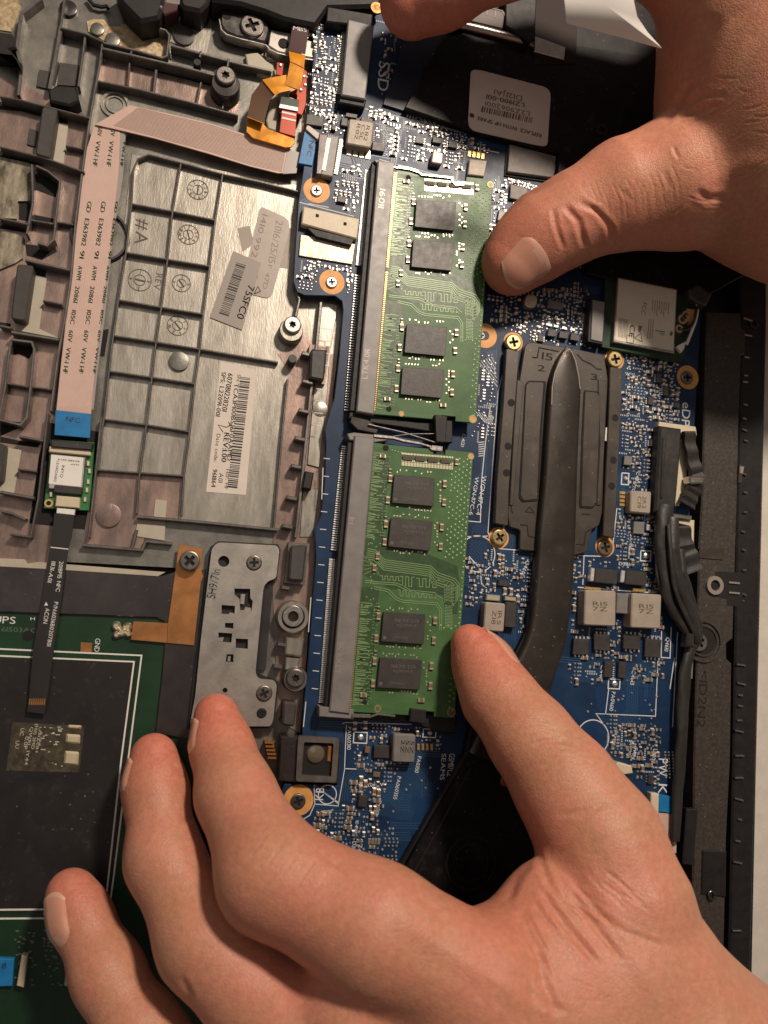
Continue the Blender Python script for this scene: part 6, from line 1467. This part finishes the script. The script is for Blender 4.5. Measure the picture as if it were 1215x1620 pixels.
build_hand(lower,
    creases=[([(800,1428),(815,1390),(842,1350)],9,.05),([(852,1400),(900,1470),(950,1530)],6,.055),([(880,1390),(930,1450),(985,1520)],5,.04),
             ([(820,1440),(850,1500),(862,1560),(885,1610)],8,.05),([(845,1340),(870,1400),(905,1440)],6,.04),([(840,1180),(870,1170),(900,1175)],5,.02),
             ([(880,1290),(930,1283),(960,1270)],5,.022),([(505,1345),(520,1362),(545,1372)],6,.03),([(660,1416),(690,1440),(700,1462)],7,.03),
             ([(920,1425),(990,1475),(1060,1500)],5,.018),([(285,1545),(300,1575),(290,1600)],6,.03),([(270,1225),(285,1222),(300,1232)],4,.02),([(285,1292),(300,1296),(312,1292)],5,.03),
             ([(560,1570),(580,1585),(600,1580)],4,.015),([(830,1560),(860,1590),(900,1600)],6,.02),([(900,1340),(960,1430),(1010,1520),(1060,1600)],16,-.030),([(620,1440),(700,1500),(800,1560),(860,1610)],15,-.022),([(1000,1330),(1040,1420),(1090,1500)],13,-.020),([(803,1458),(816,1484),(831,1501),(839,1519)],2.4,0.0097),([(816,1455),(826,1472),(832,1498),(846,1524)],3.3,0.0089),([(819,1461),(837,1495),(862,1522),(877,1555)],2.9,0.0168),([(830,1463),(845,1488),(868,1511),(881,1542)],2.4,0.0133),([(835,1446),(847,1472),(860,1495),(877,1520)],2.8,0.0170),([(847,1431),(857,1444),(870,1461),(884,1480)],3.3,0.0175),([(851,1447),(885,1472),(917,1502),(947,1530)],2.3,0.0124),([(859,1416),(872,1442),(893,1468),(904,1491)],3.5,0.0122),([(866,1418),(882,1427),(900,1443),(921,1456)],2.8,0.0157),([(874,1416),(902,1448),(932,1483),(966,1512)],2.0,0.0105),([(887,1404),(899,1426),(922,1443),(939,1460)],3.0,0.0159),([(890,1419),(920,1439),(940,1456),(969,1476)],3.2,0.0133),([(904,1411),(924,1434),(959,1455),(979,1480)],2.2,0.0177),([(909,1403),(927,1419),(940,1424),(963,1437)],3.3,0.0092),([(916,1404),(939,1431),(966,1461),(996,1486)],2.8,0.0083),([(927,1373),(947,1393),(978,1416),(998,1440)],3.2,0.0089),([(930,1380),(952,1406),(970,1419),(996,1445)],2.8,0.0123),([(943,1384),(971,1408),(1005,1426),(1036,1446)],2.3,0.0095),([(951,1372),(966,1385),(992,1403),(1017,1419)],2.1,0.0105),([(959,1376),(979,1393),(998,1413),(1021,1432)],2.5,0.0167),([(815,1146),(845,1138),(877,1143)],2.2,0.012),([(822,1157),(852,1149),(884,1154)],2.2,0.011),([(829,1168),(859,1160),(891,1165)],2.2,0.010),([(836,1179),(866,1171),(898,1176)],2.2,0.007),([(843,1190),(873,1182),(905,1187)],2.2,0.012),([(850,1201),(880,1193),(912,1198)],2.2,0.009),([(857,1212),(887,1204),(919,1209)],2.2,0.011),([(395,1360),(417,1330),(433,1304)],2.4,0.007),([(417,1378),(439,1348),(455,1322)],2.4,0.006),([(439,1396),(461,1366),(477,1340)],2.4,0.007),([(461,1414),(483,1384),(499,1358)],2.4,0.011),([(483,1432),(505,1402),(521,1376)],2.4,0.007),([(1065,1524),(1085,1536),(1105,1541)],2.0,0.007),([(612,1528),(624,1544),(637,1555)],2.0,0.007),([(742,1516),(757,1514),(772,1507)],2.0,0.009),([(1024,1576),(1051,1600),(1078,1618)],2.0,0.005),([(887,1539),(918,1555),(949,1565)],2.0,0.008),([(1102,1494),(1127,1510),(1152,1520)],2.0,0.008),([(906,1579),(939,1584),(972,1584)],2.0,0.006),([(895,1587),(913,1601),(931,1609)],2.0,0.005),([(742,1555),(763,1583),(784,1606)],2.0,0.006),([(784,1578),(807,1582),(830,1579)],2.0,0.004),([(662,1544),(686,1561),(710,1572)],2.0,0.006),([(1092,1554),(1108,1555),(1125,1551)],2.0,0.009),([(1113,1590),(1132,1602),(1151,1607)],2.0,0.004),([(704,1506),(726,1533),(749,1554)],2.0,0.008),([(643,1508),(677,1513),(711,1512)],2.0,0.005),([(1002,1561),(1034,1576),(1066,1585)],2.0,0.005)],
    bumps=[(930,1400,40,.03),(700,1450,50,.03),(455,1380,60,.04),(820,1490,35,.03)],
    reds=[(345,1130,.9,85,1.),(243,1190,.7,80,.8),(112,1410,.8,75,.7),(765,1010,1.1,80,1.),(500,1430,3.8,110,.6),(800,1480,4.4,160,.5),(650,1520,4.4,120,.45)],
    label='left hand reaching in from the bottom right, thumb against the lower memory module',
    nails=[((800,1066,1.5),(761,994,1.05),(.74,.40,.58),40),((353,1184,1.1),(343,1130,.85),(-.98,.15,.10),30),((126,1484,1.2),(108,1402,.95),(-.80,.10,.55),44),((247,1244,.85),(241,1192,.65),(-.98,.05,.10),32)])
upper = Hand(
    chains=[
        [(808,420,.85,42),(826,400,.95,50),(862,370,1.25,58),(915,341,1.6,60),(990,308,2.0,73),(1080,288,2.4,88),(1180,255,2.8,118)],     # thumb
        [(652,5,1.6,49),(698,-20,2.0,54),(800,-84,3.1,64),(930,-132,4.3,80),(1078,-112,4.5,85),(1190,8,4.1,101)],                        # index finger
        [(840,-190,4.3,55),(930,-200,4.8,62),(1020,-180,4.8,80),(1180,-60,4.5,110)],
    ],
    palm=[((1180,255,2.8,112),(1212,60,3.9,124)),((1200,20,4.2,115),(1300,250,3.6,165)),((1160,-50,4.3,84),(1300,-60,4.3,160)),
          ((1290,150,3.5,190),(1650,100,4.4,230))],
    k_palm=.32, k_in=.4, k_fing=.08)
build_hand(upper,
    creases=[([(875,330),(880,360),(892,395)],4,.035),([(893,325),(915,350),(925,392)],5,.045),([(915,318),(945,335),(965,360),(968,385)],5,.04),([(935,325),(955,345)],3,.03),
             ([(1050,195),(1075,160),(1095,130)],6,.06),([(1060,180),(1110,150),(1150,150)],5,.03),([(1085,140),(1120,60),(1130,20)],14,.03),([(1070,185),(1100,180),(1140,160)],4,.03),
             ([(1100,300),(1120,315),(1150,312)],6,.03),([(1065,230),(1070,245),(1075,250)],3,.02),([(985,300),(1000,320)],4,.012),([(1050,270),(1060,300)],4,.012),([(1090,200),(1140,140),(1190,60)],13,-.025),([(1100,310),(1150,270),(1215,250)],13,-.022),([(826,384),(842,388),(850,402),(848,420),(838,430)],3,.022),([(930,283),(942,311),(944,343)],1.8,0.006),([(939,284),(951,312),(953,344)],1.8,0.006),([(951,295),(963,323),(965,355)],1.8,0.007),([(968,288),(980,316),(982,348)],1.8,0.009),([(978,291),(990,319),(992,351)],1.8,0.010),([(991,281),(1003,309),(1005,341)],1.8,0.009),([(1003,279),(1015,307),(1017,339)],1.8,0.008),([(1011,282),(1023,310),(1025,342)],1.8,0.008),([(1023,267),(1035,295),(1037,327)],1.8,0.010),([(1036,269),(1048,297),(1050,329)],1.8,0.009),([(1052,266),(1064,294),(1066,326)],1.8,0.007),([(1061,258),(1073,286),(1075,318)],1.8,0.010),([(1062,340),(1071,334),(1081,324)],1.8,0.010),([(1175,173),(1191,171),(1208,165)],1.8,0.009),([(1085,309),(1105,317),(1125,321)],1.8,0.011),([(1191,207),(1213,211),(1235,212)],1.8,0.009),([(1075,262),(1089,267),(1103,268)],1.8,0.009),([(1185,258),(1198,245),(1211,228)],1.8,0.007),([(1180,272),(1200,262),(1220,248)],1.8,0.009),([(1107,311),(1130,317),(1153,319)],1.8,0.010),([(1152,280),(1169,279),(1187,274)],1.8,0.011),([(1109,138),(1126,139),(1144,137)],1.8,0.008),([(1143,177),(1152,172),(1161,163)],1.8,0.010),([(1187,280),(1205,265),(1222,246)],1.8,0.010),([(1131,120),(1150,124),(1169,124)],1.8,0.009),([(1062,288),(1073,277),(1084,262)],1.8,0.006),([(1110,324),(1132,326),(1154,324)],1.8,0.007),([(1114,259),(1124,248),(1135,234)],1.8,0.011),([(1165,318),(1183,309),(1200,297)],1.8,0.010),([(1158,220),(1166,216),(1174,207)],1.8,0.010),([(1190,183),(1206,185),(1222,183)],1.8,0.009),([(1177,193),(1191,193),(1205,189)],1.8,0.008),([(1064,180),(1084,170),(1104,155)],1.8,0.006),([(1166,139),(1178,145),(1190,146)],1.8,0.006)],
    bumps=[(905,365,12,.015),(935,362,12,.015),(1100,260,60,.03)],
    reds=[(812,410,.9,90,.75),(870,350,1.2,80,.4),(650,10,1.6,90,.9),(1000,310,2.0,110,.4)],
    label='right hand reaching in from the top right, thumb against the upper memory module',
    nails=[((842,398,1.1),(790,444,.75),(.02,-.45,.90),42)])
